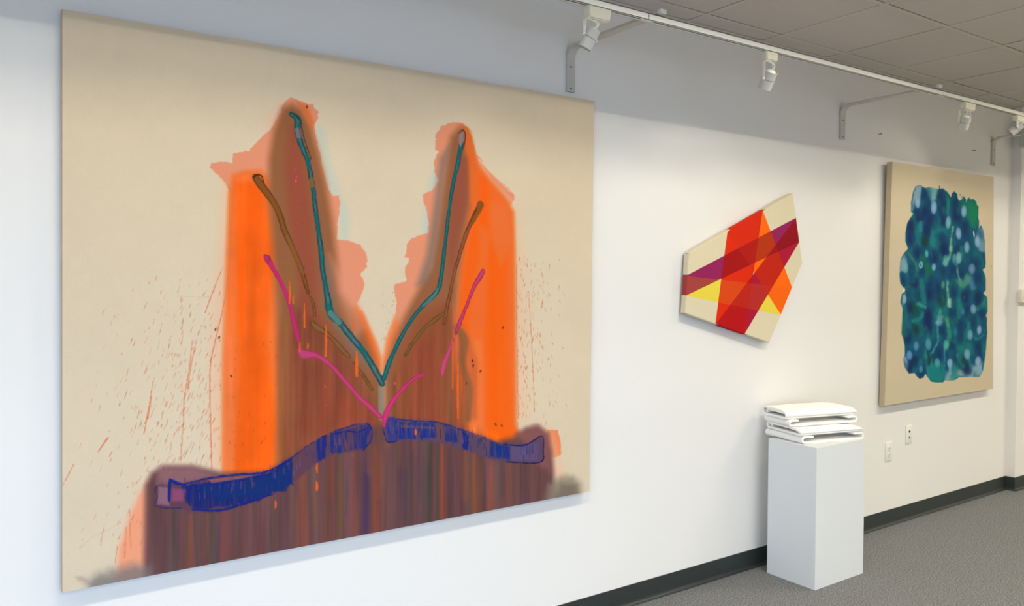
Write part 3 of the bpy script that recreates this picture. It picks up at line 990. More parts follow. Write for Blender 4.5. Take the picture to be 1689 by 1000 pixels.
# ------------------------------------------------------------------ the blue and green painting
Q2 = [(1472, 267), (1639, 292), (1638, 641), (1459, 669.5)]
cv = Canvas(Q2, 330, 640, (204, 190, 162), seed=21)
Z1 = lambda x, y: (1480 + x / 8.33, 290 + y / 8.33)
Z2 = lambda x, y: (1480 + x / 8.33, 400 + y / 8.33)
Z3 = lambda x, y: (1480 + x / 7.694, 510 + y / 7.694)
OUT = [Z1(*p) for p in ((190, 330), (215, 190), (250, 125), (320, 115), (380, 150), (440, 140), (480, 150), (560, 165), (625, 160), (690, 205), (735, 270), (750, 220), (785, 195), (820, 225), (830, 295), (855, 318), (880, 305), (915, 262), (940, 300),
                                 (945, 345), (965, 300), (985, 275), (1005, 300), (1045, 300), (1080, 330), (1090, 370), (1115, 400), (1108, 530), (1125, 590), (1120, 680), (1150, 640), (1185, 720), (1200, 860))]
OUT += [Z2(*p) for p in ((1205, 100), (1215, 230), (1205, 290), (1170, 320), (1200, 370), (1215, 450), (1210, 600), (1180, 640), (1235, 700), (1240, 890), (1215, 960))]
OUT += [Z3(*p) for p in ((1135, 60), (1140, 260), (1125, 450), (1110, 600), (1090, 760), (1040, 850), (920, 850), (790, 850), (720, 890), (600, 890), (580, 915), (500, 918), (430, 905), (390, 850), (355, 790), (330, 850), (280, 865), (240, 820),
                                 (220, 785), (150, 790), (100, 720), (75, 590), (100, 540), (95, 420), (75, 320), (55, 260), (65, 100), (68, 0))]
OUT += [Z2(*p) for p in ((75, 840), (45, 760), (60, 650), (105, 600), (85, 555), (45, 500), (35, 400), (40, 250), (60, 140), (110, 70))]
OUT += [Z1(*p) for p in ((150, 950), (115, 850), (115, 740), (140, 600), (200, 510), (220, 480), (190, 460))]
b_ = cv.box(OUT, 8)
d = cv.sd_poly(b_, OUT) + 1.0 * cv.n6[b_] + .8 * cv.n20[b_]
inside = 1 - sstep(-1.0, 1.2, d)
keep = cv.img.copy()
cv.img[:] = (15, 88, 116)
cv.comp((slice(None), slice(None)), np.clip(.5 + 3 * cv.n60, 0, 1), (12, 70, 108))
cv.comp((slice(None), slice(None)), np.clip(3.2 * cv.N.fbm(cv.X / 14 + 5, cv.Y / 26, 3) - 1.45, 0, 1) * .8, (22, 122, 116))
r2 = random.Random(5)
# edge tints: pale blue bleeds at the rims, green at the top right
for pts, c, bl in (([Z1(*p) for p in ((190, 470), (190, 200), (260, 110), (340, 120), (320, 300), (240, 420))], (136, 164, 180), 5),
                   ([Z1(*p) for p in ((380, 140), (560, 150), (540, 300), (470, 330))], (120, 168, 172), 6),
                   ([Z1(*p) for p in ((640, 160), (750, 280), (830, 300), (960, 330), (1100, 340), (1130, 640), (1060, 700), (960, 560), (880, 420), (760, 420), (680, 380))], (14, 112, 98), 6),
                   ([Z1(*p) for p in ((960, 300), (1080, 320), (1110, 420), (1110, 640), (980, 640), (930, 480))], (18, 118, 92), 8),
                   ([Z1(*p) for p in ((1120, 640), (1190, 720), (1210, 1000), (1130, 980), (1080, 820))], (112, 152, 178), 6),
                   ([Z2(*p) for p in ((40, 320), (50, 160), (110, 70), (130, 200), (100, 340))], (130, 164, 182), 6),
                   ([Z2(*p) for p in ((40, 820), (50, 650), (110, 620), (125, 740), (80, 830))], (128, 168, 186), 5),
                   ([Z3(*p) for p in ((70, 560), (110, 560), (150, 700), (130, 780), (70, 700))], (118, 150, 184), 5),
                   ([Z3(*p) for p in ((960, 700), (1110, 640), (1090, 880), (820, 880), (600, 900), (620, 780))], (136, 168, 182), 10),
                   ([Z3(*p) for p in ((380, 680), (560, 640), (620, 760), (560, 920), (400, 900))], (20, 128, 130), 10),
                   ([Z3(*p) for p in ((640, 640), (760, 700), (780, 850), (680, 880))], (40, 128, 130), 10)):
    cv.poly(pts, c, blur=bl, alpha=.9, wob=1.5)
# dark pooled blots
dark = [Z1(*p) + (q,) for *p, q in ((390, 260, 0), (380, 450, 1), (600, 260, 0), (620, 420, 1), (610, 580, 1), (190, 640, 1), (180, 800, 1), (460, 570, 1), (300, 540, 1), (800, 380, 0), (820, 520, 1), (930, 700, 0), (400, 700, 1), (380, 850, 2), (640, 900, 0), (930, 640, 0), (270, 440, 0), (800, 280, 0), (610, 800, 0))]
dark += [Z2(*p) + (q,) for *p, q in ((290, 90, 1), (640, 50, 1), (830, 60, 1), (510, 140, 1), (240, 480, 1), (200, 330, 0), (760, 320, 0), (620, 350, 0), (1040, 200, 0), (880, 340, 0), (1110, 420, 0), (440, 640, 1), (290, 690, 0), (780, 630, 0), (930, 680, 1), (1110, 700, 1), (610, 720, 2), (420, 930, 1), (180, 830, 1), (760, 900, 0), (1150, 930, 0), (70, 470, 0), (330, 330, 0), (440, 480, 0), (230, 870, 2), (560, 560, 0), (960, 880, 0))]
dark += [Z3(*p) + (q,) for *p, q in ((390, 90, 1), (390, 190, 1), (130, 300, 1), (570, 230, 0), (800, 160, 0), (700, 420, 0), (1020, 420, 0), (1050, 500, 0), (230, 620, 1), (170, 720, 1), (400, 600, 2), (530, 540, 0), (880, 740, 1), (240, 200, 2), (960, 100, 0), (740, 560, 0), (310, 780, 0), (820, 640, 2), (800, 300, 0))]
DC = [(11, 60, 104), (14, 42, 94), (16, 62, 66)]
for x, y, q in dark:
    for _ in range(1):
        cv.dab(x + r2.uniform(-.8, .8), y + r2.uniform(-1, 1), r2.uniform(6.5, 8.5), r2.uniform(10.5, 15), DC[q], .5, .72, r2.uniform(-.15, .15))
for x, y, q in dark:
    cv.dab(x, y + 1, r2.uniform(3, 4.5), r2.uniform(5, 8), tuple(v * .8 for v in DC[q]), .7, .5)
# green and yellow-green veins
for f_, pts, c, w_ in ((Z1, [(700, 300), (695, 480)], (24, 130, 122), 1.8), (Z1, [(770, 660), (740, 800), (730, 980)], (142, 178, 140), 1.3), (Z2, [(735, 0), (730, 110), (690, 190)], (122, 180, 150), 2.2), (Z2, [(820, 220), (830, 350), (860, 460)], (120, 176, 158), 1.6),
                       (Z2, [(860, 480), (900, 520), (950, 480), (970, 420)], (88, 158, 128), 5), (Z2, [(690, 480), (690, 620), (710, 740), (720, 820)], (146, 190, 160), 1.8), (Z2, [(720, 740), (710, 800)], (160, 200, 190), 3.2), (Z2, [(590, 880), (580, 990)], (140, 188, 196), 2),
                       (Z2, [(350, 150), (350, 200)], (24, 110, 54), 3.5), (Z2, [(410, 260), (425, 360)], (18, 112, 50), 4), (Z2, [(130, 60), (250, 230), (280, 330)], (70, 128, 96), 1.6), (Z2, [(330, 480), (350, 620), (370, 760)], (26, 126, 120), 4.5), (Z2, [(290, 780), (390, 830)], (70, 164, 150), 2.5),
                       (Z2, [(850, 720), (850, 980)], (28, 124, 124), 3), (Z2, [(1100, 860), (1200, 780), (1220, 720)], (30, 130, 122), 3.5), (Z2, [(1000, 440), (1040, 560)], (84, 132, 164), 4), (Z1, [(320, 600), (320, 700)], (38, 134, 146), 3), (Z1, [(500, 820), (500, 900)], (22, 122, 136), 4.5),
                       (Z3, [(540, 20), (510, 120), (515, 360), (440, 520)], (70, 156, 158), 1.3), (Z3, [(540, 60), (530, 120)], (128, 178, 196), 5), (Z3, [(630, 60), (650, 180), (660, 320), (620, 440)], (46, 138, 116), 3.2), (Z3, [(630, 90), (645, 170)], (116, 160, 96), 2), (Z3, [(600, 440), (600, 700)], (48, 150, 148), 1.4),
                       (Z3, [(360, 480), (370, 640), (400, 860)], (46, 150, 144), 1.2), (Z3, [(420, 520), (440, 700)], (40, 140, 136), 1.1), (Z3, [(320, 0), (300, 60), (200, 100)], (30, 134, 126), 3), (Z3, [(980, 320), (1020, 345), (1090, 290)], (36, 130, 148), 1.6), (Z3, [(905, 600), (940, 720)], (40, 120, 150), 1.8),
                       (Z3, [(810, 460), (790, 620), (830, 700)], (26, 112, 118), 3.5), (Z3, [(905, 130), (905, 230)], (26, 124, 126), 2.4), (Z3, [(70, 40), (66, 240)], (34, 112, 96), 1.6), (Z2, [(880, 20), (880, 110)], (26, 128, 126), 3), (Z2, [(670, 160), (660, 220)], (86, 168, 160), 4.5), (Z2, [(780, 130), (790, 200), (820, 230)], (96, 164, 162), 3)):
    cv.stroke([f_(*p) + (w_,) for p in pts], c, blur=w_ * .9 + 2.2, alpha=.72, rough=1.6)
for k in range(150):
    x, y = r2.uniform(1484, 1628), r2.uniform(310, 620)
    cv.dab(x, y, r2.uniform(2, 5), r2.uniform(4, 10), r2.choice([(18, 120, 112), (20, 104, 130), (12, 74, 116), (16, 56, 100), (24, 130, 124), (14, 90, 96)]), .8, r2.uniform(.2, .55), r2.uniform(-.3, .3))
# pale round spots
PALE = (136, 172, 208)
for f_, x, y, rx, ry, c in ((Z1, 280, 340, 4.2, 8.5, PALE), (Z1, 503, 400, 4.8, 10.5, PALE), (Z1, 700, 600, 4.3, 10, (118, 174, 186)), (Z1, 915, 455, 4.5, 9, PALE), (Z1, 843, 745, 4.4, 9.4, PALE), (Z1, 1100, 860, 4.4, 9, PALE), (Z1, 955, 930, 4.4, 9, (118, 170, 190)),
                            (Z2, 115, 280, 4.5, 9.5, (112, 168, 178)), (Z2, 845, 155, 4.6, 9.5, (124, 176, 188)), (Z2, 1025, 305, 5.3, 8.5, (108, 138, 180)), (Z2, 503, 280, 3.4, 6, (122, 172, 206)), (Z2, 1045, 860, 4.7, 8, (118, 158, 198)), (Z2, 95, 710, 4, 8, (132, 172, 196)), (Z2, 895, 890, 4, 7, (44, 118, 152)), (Z2, 665, 215, 4.2, 7, (92, 168, 164)),
                            (Z2, 405, 98, 2.8, 6, (78, 176, 176)), (Z2, 630, 520, 3, 6, (74, 140, 124)), (Z2, 325, 250, 3.3, 6, (150, 200, 220)), (Z3, 240, 425, 4.4, 8, (86, 134, 184)), (Z3, 395, 405, 5, 10, (78, 146, 172)), (Z3, 620, 415, 4.6, 9, (76, 168, 156)), (Z3, 155, 545, 4.8, 8, (92, 146, 198)), (Z3, 925, 285, 4.4, 8.5, (108, 162, 188)),
                            (Z3, 1040, 220, 3.8, 8, (134, 168, 206)), (Z3, 887, 540, 5.2, 9, (118, 166, 192)), (Z3, 667, 655, 4.4, 8, (132, 172, 212)), (Z3, 508, 650, 4.6, 8, (76, 156, 168)), (Z3, 1025, 635, 5, 8.5, (146, 174, 208)), (Z3, 300, 735, 3.2, 6.5, (72, 134, 178)), (Z3, 737, 250, 3, 6, (30, 112, 146)), (Z3, 765, 550, 3, 6, (28, 112, 136))):
    x, y = f_(x, y)
    cv.dab(x, y, rx, ry, tuple(v * .95 for v in c), .26, .8, r2.uniform(-.08, .08))
    cv.dab(x, y, rx * .5, ry * .55, tuple(min(255, v + 12) for v in c), .6, .5)
x, y = Z2(325, 250)
cv.dab(x, y, 1.6, 3.4, (40, 110, 160), .3, .9)
for x, y, w_ in ((668, 740, 2.2), (1040, 760, 3)):
    x, y = Z3(x, y)
    cv.stroke([(x, y - 6, w_), (x, y + 8, w_)], (126, 166, 196), blur=3, alpha=.7)
paint = cv.img.copy()
cv.img = keep
# stained rim a little darker than the wash
full = np.zeros(cv.X.shape)
full[b_] = inside
cv.img = cv.img * (1 - full[..., None]) + paint * full[..., None]
rimd = np.full(cv.X.shape, 50.0)
rimd[b_] = d
cv.comp((slice(None), slice(None)), np.exp(-((rimd + 1.4) / 1.1) ** 2) * np.clip(.35 + 2.5 * cv.n20, 0, .8), (8, 78, 92))
for x, y in ((577, 140), (863, 240), (888, 270)):
    x, y = Z1(x, y)
    cv.dab(x, y, .7, 1.4 if y > 310 else 2.6, (60, 76, 66), .5, .9)
for x, y in ((1056, 770), (1050, 740)):
    x, y = Z1(x, y)
    cv.dab(x, y, .9, 3.5, (206, 216, 210), .5, .9)
x, y = Z2(95, 590)
cv.dab(x, y, 1.6, 4, (230, 222, 206), .5, .9)
x, y = Z2(1290, 280)
cv.dab(x, y, .8, 3, (160, 146, 118), .6, .6)
cr4 = [at_y(1472, 267, -.062), at_y(1639, 292, -.062), at_y(1638, 641, -.045), at_y(1459, 669.5, -.045)]
org = Vector(((cr4[0].x + cr4[1].x) / 2, 0, cr4[3].z))
t = thing('abstract_painting', 'tall cream canvas with a blue and teal blotted block, near the far end', 'painting', org)
corn = [c - org for c in cr4]
cv.mesh('painted_canvas', corn, t, M_PAINT)
rim_mesh('canvas_edge', [corn[3], corn[2], corn[1], corn[0]], 0.036, t, M_RIM)
del cv

# ------------------------------------------------------------------ the five-sided shaped canvas
FRY = -.045
PEN = [(1137, 418.5), (1307.5, 320), (1323, 434), (1269, 564.5), (1131, 516.5)]
pw = [at_y(x, y, FRY) for x, y in PEN]
org = Vector((sum(p.x for p in pw) / 5, 0, min(p.z for p in pw)))
t = thing('shaped_painting', 'five-sided cream canvas crossed by red, orange, purple and yellow bands, above the white pedestal', 'painting', org)
LN = dict(R1=((1200, 381), (1179.7, 536)), R2=((1258, 347), (1227.5, 552)), O1=((1258, 347), (1306.8, 475.5)), O2=((1200, 381), (1288, 519.5)), P1=((1313, 359.4), (1129, 456.5)), P2=((1318.8, 398.5), (1126.7, 490)),
          D1=((1313, 359.4), (1179.7, 536)), D2=((1318.8, 398.5), (1227.5, 552)), Y1=((1130, 455), (1306.8, 475.5)), Y2=((1130, 488), (1288, 520)))


def side(l, x, y):
    (x0, y0), (x1, y1) = LN[l]
    return (x1 - x0) * (y - y0) - (y1 - y0) * (x - x0) > 0


def between(a, b_, x, y, ref):
    return side(a, x, y) == side(a, *ref) and side(b_, x, y) == side(b_, *ref)


BANDS = {'R': ('R1', 'R2', (1210, 480)), 'O': ('O1', 'O2', (1285, 480)), 'P': ('P1', 'P2', (1150, 463)), 'D': ('D1', 'D2', (1290, 412)), 'Y': ('Y1', 'Y2', (1270, 495))}
PC = {'': (222, 210, 178), 'R': (222, 44, 10), 'O': (255, 108, 6), 'P': (150, 34, 90), 'D': (172, 20, 54), 'Y': (234, 212, 74), 'RO': (216, 42, 12), 'RP': (166, 16, 20), 'OP': (184, 54, 16), 'ROP': (178, 26, 18), 'PD': (146, 12, 28), 'OPD': (162, 16, 18), 'OD': (194, 36, 16), 'RD': (184, 16, 20),
      'ROD': (172, 16, 36), 'RY': (220, 72, 20), 'RDY': (190, 36, 22), 'DY': (184, 46, 40), 'PY': (166, 66, 62), 'OY': (250, 104, 8), 'ODY': (196, 42, 30), 'RODY': (184, 34, 30), 'RPY': (150, 40, 40), 'RPD': (160, 14, 22), 'ROPD': (166, 16, 18), 'ROY': (214, 62, 22)}
bm = bmesh.new()
bm.faces.new([bm.verts.new(p - org) for p in pw])
for (p, q) in LN.values():
    a, b2 = at_y(*p, FRY) - org, at_y(*q, FRY) - org
    dd = b2 - a
    bmesh.ops.bisect_plane(bm, geom=bm.verts[:] + bm.edges[:] + bm.faces[:], plane_co=a, plane_no=Vector((-dd.z, 0, dd.x)), dist=1e-5)
lay = bm.loops.layers.float_color.new('pigment')


def to_px(p):
    v = p - CAM
    z = v.dot(_f)
    return 844.5 + FPX * v.dot(RT) / z, 500 - FPX * v.dot(UP) / z


for f in bm.faces:
    x, y = to_px(f.calc_center_median() + org)
    key = ''.join(k for k in 'ROPDY' if between(*BANDS[k][:2], x, y, BANDS[k][2]))
    c = lin(PC.get(key, PC.get(key[:2], (190, 40, 20))))
    for l in f.loops:
        l[lay] = (*c, 1)
    if f.normal.y > 0:
        f.normal_flip()
obj('painted_canvas', bm, M_PAINT, t, recalc=False)
# wrapped edges: the bands run on over the sides
bm = bmesh.new()
lay = bm.loops.layers.float_color.new('pigment')
C0 = sum((p - org for p in pw), Vector()) / 5
n = 5
DEP = 0.032
for k in range(n):
    a, b2 = pw[k] - org, pw[(k + 1) % n] - org
    pa, pb = PEN[k], PEN[(k + 1) % n]
    ts = [0.0, 1.0]
    for l, ((x0, y0), (x1, y1)) in LN.items():
        den = (pb[0] - pa[0]) * (y1 - y0) - (pb[1] - pa[1]) * (x1 - x0)
        if abs(den) < 1e-6:
            continue
        s = ((x0 - pa[0]) * (y1 - y0) - (y0 - pa[1]) * (x1 - x0)) / den
        if 0.02 < s < 0.98:
            ts.append(s)
    ts.sort()
    outw = Vector(((b2 - a).z, 0, -(b2 - a).x)).normalized()
    if outw.dot((a + b2) / 2 - C0) < 0:
        outw = -outw
    for s0, s1 in zip(ts, ts[1:]):
        if s1 - s0 < .01:
            continue
        sm = (s0 + s1) / 2
        # sample just inside the outline
        x, y = to_px((a.lerp(b2, sm)) - outw * 0.012 + org)
        key = ''.join(kk for kk in 'ROPDY' if between(*BANDS[kk][:2], x, y, BANDS[kk][2]))
        c = lin(PC.get(key, (222, 210, 178)))
        rows_ = []
        for off, dy in ((0.0, 0.0003), (0.003, 0.003), (0.0035, DEP)):
            rows_.append([bm.verts.new(a.lerp(b2, s0) + outw * off + Vector((0, dy, 0))), bm.verts.new(a.lerp(b2, s1) + outw * off + Vector((0, dy, 0)))])
        for r0, r1 in zip(rows_, rows_[1:]):
            f = bm.faces.new((r0[0], r0[1], r1[1], r1[0]))
            for l in f.loops:
                l[lay] = (*c, 1)
for k in range(0):
    pass
obj('canvas_edge', bm, M_PAINT, t)
bm = bmesh.new()
fr = [bm.verts.new(p - org + Vector((0, .006, 0)) - (p - org - C0).normalized() * .004) for p in pw]
bk = [bm.verts.new(v.co + Vector((0, DEP - .002, 0))) for v in fr]
bm.faces.new(fr)
bm.faces.new(bk)
for k in range(n):
    bm.faces.new((fr[k], fr[(k + 1) % n], bk[(k + 1) % n], bk[k]))
obj('stretcher', bm, M_WOOD, t)

# ------------------------------------------------------------------ pedestal
px0, px1, py0, py1, pz = 3.575, 4.007, -.398, -.100, .740
t = thing('pedestal', 'plain white rectangular plinth standing on the grey carpet against the wall', 'pedestal', ((px0 + px1) / 2, (py0 + py1) / 2, 0))
hx, hy = (px1 - px0) / 2, (py1 - py0) / 2
bm = bmesh.new()
box(bm, -hx, hx, -hy, hy, 0.0, pz, bev=.0012)
obj('body', bm, M_PED, t)

# ------------------------------------------------------------------ folded felt, four layers
FO = Vector((3.592, -.303, pz))
ang = math.atan2(-.098, .406)
FU = Vector((math.cos(ang), math.sin(ang), 0))
FV = Vector((-math.sin(ang), math.cos(ang), 0))
TH = .0105


def felt_tray(name, label, z0, u0, u1, v0, v1, h, seed, slump=0.0, cuffl=.06, cuffr=.055):
    """flat sheet whose two ends curl up and fold back inwards"""
    rz = random.Random(seed)
    path = []
    r_ = (h - TH) / 2
    path.append(np.array((u0 + r_ + cuffl, z0 + h - TH / 2)))
    path.append(np.array((u0 + r_ + cuffl * .5, z0 + h - TH / 2 + .001)))
    for k in range(9):
        a = math.pi / 2 + math.pi * k / 8
        path.append(np.array((u0 + r_ + TH / 2 + r_ * math.cos(a), z0 + TH / 2 + r_ + r_ * math.sin(a))))
    for k in range(1, 8):
        path.append(np.array((u0 + (u1 - u0) * k / 8, z0 + TH / 2)))
    for k in range(9):
        a = -math.pi / 2 + math.pi * k / 8
        path.append(np.array((u1 - r_ - TH / 2 + r_ * math.cos(a), z0 + TH / 2 + r_ + r_ * math.sin(a))))
    path.append(np.array((u1 - r_ - cuffr * .5, z0 + h - TH / 2)))
    path.append(np.array((u1 - r_ - cuffr, z0 + h - TH / 2 - .001)))
    bm = bmesh.new()
    vs = [v0 + (v1 - v0) * k / 8 for k in range(9)]

    def at(p, s):
        q = (s - v0) / (v1 - v0)
        # ends flare a little towards the back on the left
        flare = (-.02 if seed == 1 else .006) * q * max(0.0, 1 - (p[0] - u0) / .12)
        wav = .0012 * math.sin(p[0] * 40 + seed) * math.cos(s * 30 + seed)
        return FU * (p[0] + flare) + FV * s + Vector((0, 0, p[1] - pz + wav - slump * q * max(0, .5 - (p[0] - u0) / (u1 - u0)) * 2 + .0))
    ribbon_strip(bm, path, TH, at, vs)
    return felt_done(name, label, bm)


def felt_roll(name, label, z0, u0, u1, v0, v1, h, seed, inner=True, sag=.0):
    """sheet folded front to back with the cut edge tucked inside; its left end shows the loop"""
    r_ = (h - TH) / 2
    path = []
    if inner:
        path.append(np.array((v0 + .035, z0 + TH * 1.7)))
        path.append(np.array((v0 + (v1 - v0) * .5, z0 + TH * 1.7)))
        path.append(np.array((v1 - .045, z0 + TH * 1.75)))
        for k in range(7):
            a = -math.pi / 2 + math.pi * k / 6
            path.append(np.array((v1 - .042 + .006 * math.cos(a), z0 + TH * 1.75 + .0065 + .0065 * math.sin(a))))
        path.append(np.array((v1 - .06, z0 + TH * 1.75 + .013)))
        path.append(np.array((v0 + .05, z0 + TH * 1.75 + .0125)))
        path.append(np.array((v0 + .03, z0 + TH * 1.6 + .011)))
        path = path[::-1]
        path = path[:-2]
    # outer: from the lower front, over to the back, round, and over the top to the front lip
    out = [np.array((v0 + .004, z0 + TH / 2)), np.array((v0 + (v1 - v0) * .35, z0 + TH / 2)), np.array((v0 + (v1 - v0) * .7, z0 + TH / 2))]
    for k in range(11):
        a = -math.pi / 2 + math.pi * k / 10
        out.append(np.array((v1 - r_ * 1.25 - TH / 2 + r_ * 1.25 * math.cos(a), z0 + TH / 2 + r_ + r_ * math.sin(a))))
    out += [np.array((v0 + (v1 - v0) * .6, z0 + h - TH / 2)), np.array((v0 + (v1 - v0) * .3, z0 + h - TH / 2 - .001)), np.array((v0 + .035, z0 + h - TH / 2 - .003)),
            np.array((v0 + .018, z0 + h - TH / 2 - .008)), np.array((v0 + .006, z0 + h * .55)), np.array((v0 + .001, z0 + TH * 1.35 + .001))]
    bm = bmesh.new()
    us = [u0 + (u1 - u0) * k / 12 for k in range(13)]

    def at(p, s):
        q = (s - u0) / (u1 - u0)
        zrel = (p[1] - z0) / h
        drop = .010 * max(0, q - .8) / .2 * zrel + sag * math.sin(q * math.pi) * (1 - zrel)
        shear = (-.016 * zrel) * max(0, (q - .7) / .3)
        wav = .0012 * math.sin(s * 25 + seed) * (zrel)
        return FU * (s + shear * .8) + FV * p[0] + Vector((0, 0, p[1] - pz - drop + wav))
    ribbon_strip(bm, out, TH, at, us)
    if inner:
        ribbon_strip(bm, path, TH * .8, at, [u0 + .004 + (u1 - u0 - .008) * k / 6 for k in range(7)])
    return felt_done(name, label, bm)


def felt_done(name, label, bm):
    o = obj(name, bm, M_FELT, None)
    o.location = FO
    tag(o, label, 'felt', 'folded white felt on the pedestal')
    smooth_angle(o, 60)
    return o


felt_tray('folded_felt', 'white folded felt with curled ends lying directly on the pedestal top, lowest of the stack', pz + .001, -.006, .412, .0, .27, .040, 1)
felt_roll('folded_felt', 'white folded felt slab, second from the bottom of the stack on the pedestal', pz + .0445, -.018, .408, .0, .270, .036, 2)
felt_tray('folded_felt', 'white folded felt with curled ends, just under the top piece of the stack', pz + .0835, -.040, .425, .060, .268, .036, 3, cuffl=.05)
felt_roll('folded_felt', 'white folded felt roll lying topmost on the stack on the pedestal', pz + .1225, -.050, .432, .072, .268, .048, 4)

# ------------------------------------------------------------------ lighting track and its brackets
TY0, TY1, TZ0, TZ1 = -.580, -.552, 2.612, 2.638
t = thing('lighting_track', 'long white lighting track hung in front of the wall below the ceiling', 'lighting track', (3.5, (TY0 + TY1) / 2, TZ0))
ty = (TY1 - TY0) / 2


def track_piece(x0, x1):
    bm = bmesh.new()
    h = TZ1 - TZ0
    box(bm, x0, x1, -ty, -ty + .002, 0, h)
    box(bm, x0, x1, ty - .002, ty, 0, h)
    box(bm, x0, x1, -ty, ty, h - .003, h)
    box(bm, x0, x1, -ty, -ty + .008, 0, .002)
    box(bm, x0, x1, ty - .008, ty, 0, .002)
    return bm


for a, b2 in ((-2.0, 2.192), (2.196, 4.40), (4.404, 6.50)):
    obj('track_section', track_piece(a - 3.5, b2 - 3.5), M_TRACK, t)
bm = bmesh.new()
for a, b2 in ((-2.0, 6.5),):
    box(bm, a - 3.5, b2 - 3.5, -ty + .008, ty - .008, .004, .010)
obj('conductor_strip', bm, M_BLACK, t)
for xj in (2.194, 4.402):
    bm = bmesh.new()
    box(bm, xj - 3.5 - .028, xj - 3.5 + .03, -ty + .006, ty - .006, -.001, .004)
    obj('joint_cover', bm, M_WHITE, t)

BRK = [(2.262, 'above the right end of the large orange painting'), (4.353, 'between the shaped canvas and blue painting'), (6.237, 'at the far end, beside the pilaster')]
for bx, where in BRK:
    t = thing('track_bracket', 'bent white steel track bracket %s' % where, 'bracket', (bx, 0, 2.452), 'brackets carrying the lighting track')
    pts = [(-.0065, 0.0), (-.0065, .10), (-.0065, .148)]
    rr_ = .052
    for k in range(1, 9):
        a = math.pi / 2 * k / 8
        pts.append((-.0065 - rr_ * (1 - math.cos(a)), .148 + rr_ * math.sin(a)))
    pts += [(-.2, .200), (-.40, .200), (-.578, .200)]
    bm = bmesh.new()
    rings = []
    for i, (y, z) in enumerate(pts):
        p0 = Vector((0, *pts[max(i - 1, 0)]))
        p1 = Vector((0, *pts[min(i + 1, len(pts) - 1)]))
        d_ = (p1 - p0).normalized()
        nn = Vector((0, -d_.z, d_.y))
        hw_, th_ = .0225, .0055
        c_ = Vector((0, y, z))
        rings.append([bm.verts.new(c_ + Vector((sx * hw_, 0, 0)) + nn * sy * th_) for sx, sy in ((-1, -1), (1, -1), (1, 1), (-1, 1))])
    for a, b2 in zip(rings, rings[1:]):
        for k in range(4):
            bm.faces.new((a[k], a[(k + 1) % 4], b2[(k + 1) % 4], b2[k]))
    bm.faces.new(rings[0])
    bm.faces.new(rings[-1])
    o = obj('arm', bm, M_BRKT, t)
    smooth_angle(o, 35)
    bm = bmesh.new()
    box(bm, -.016, .016, -.592, -.572, .193, .211, bev=.001)
    obj('end_cap', bm, M_PLATE, t)
    for zz in (.014, .112):
        bm = bmesh.new()
        lathe(bm, Vector((0, -.0115, zz)), Vector((0, -1, 0)), [(0, .0042), (.0012, .0042), (.002, .003)], 14)
        obj('screw', bm, M_BLACK, t)

# ------------------------------------------------------------------ track heads


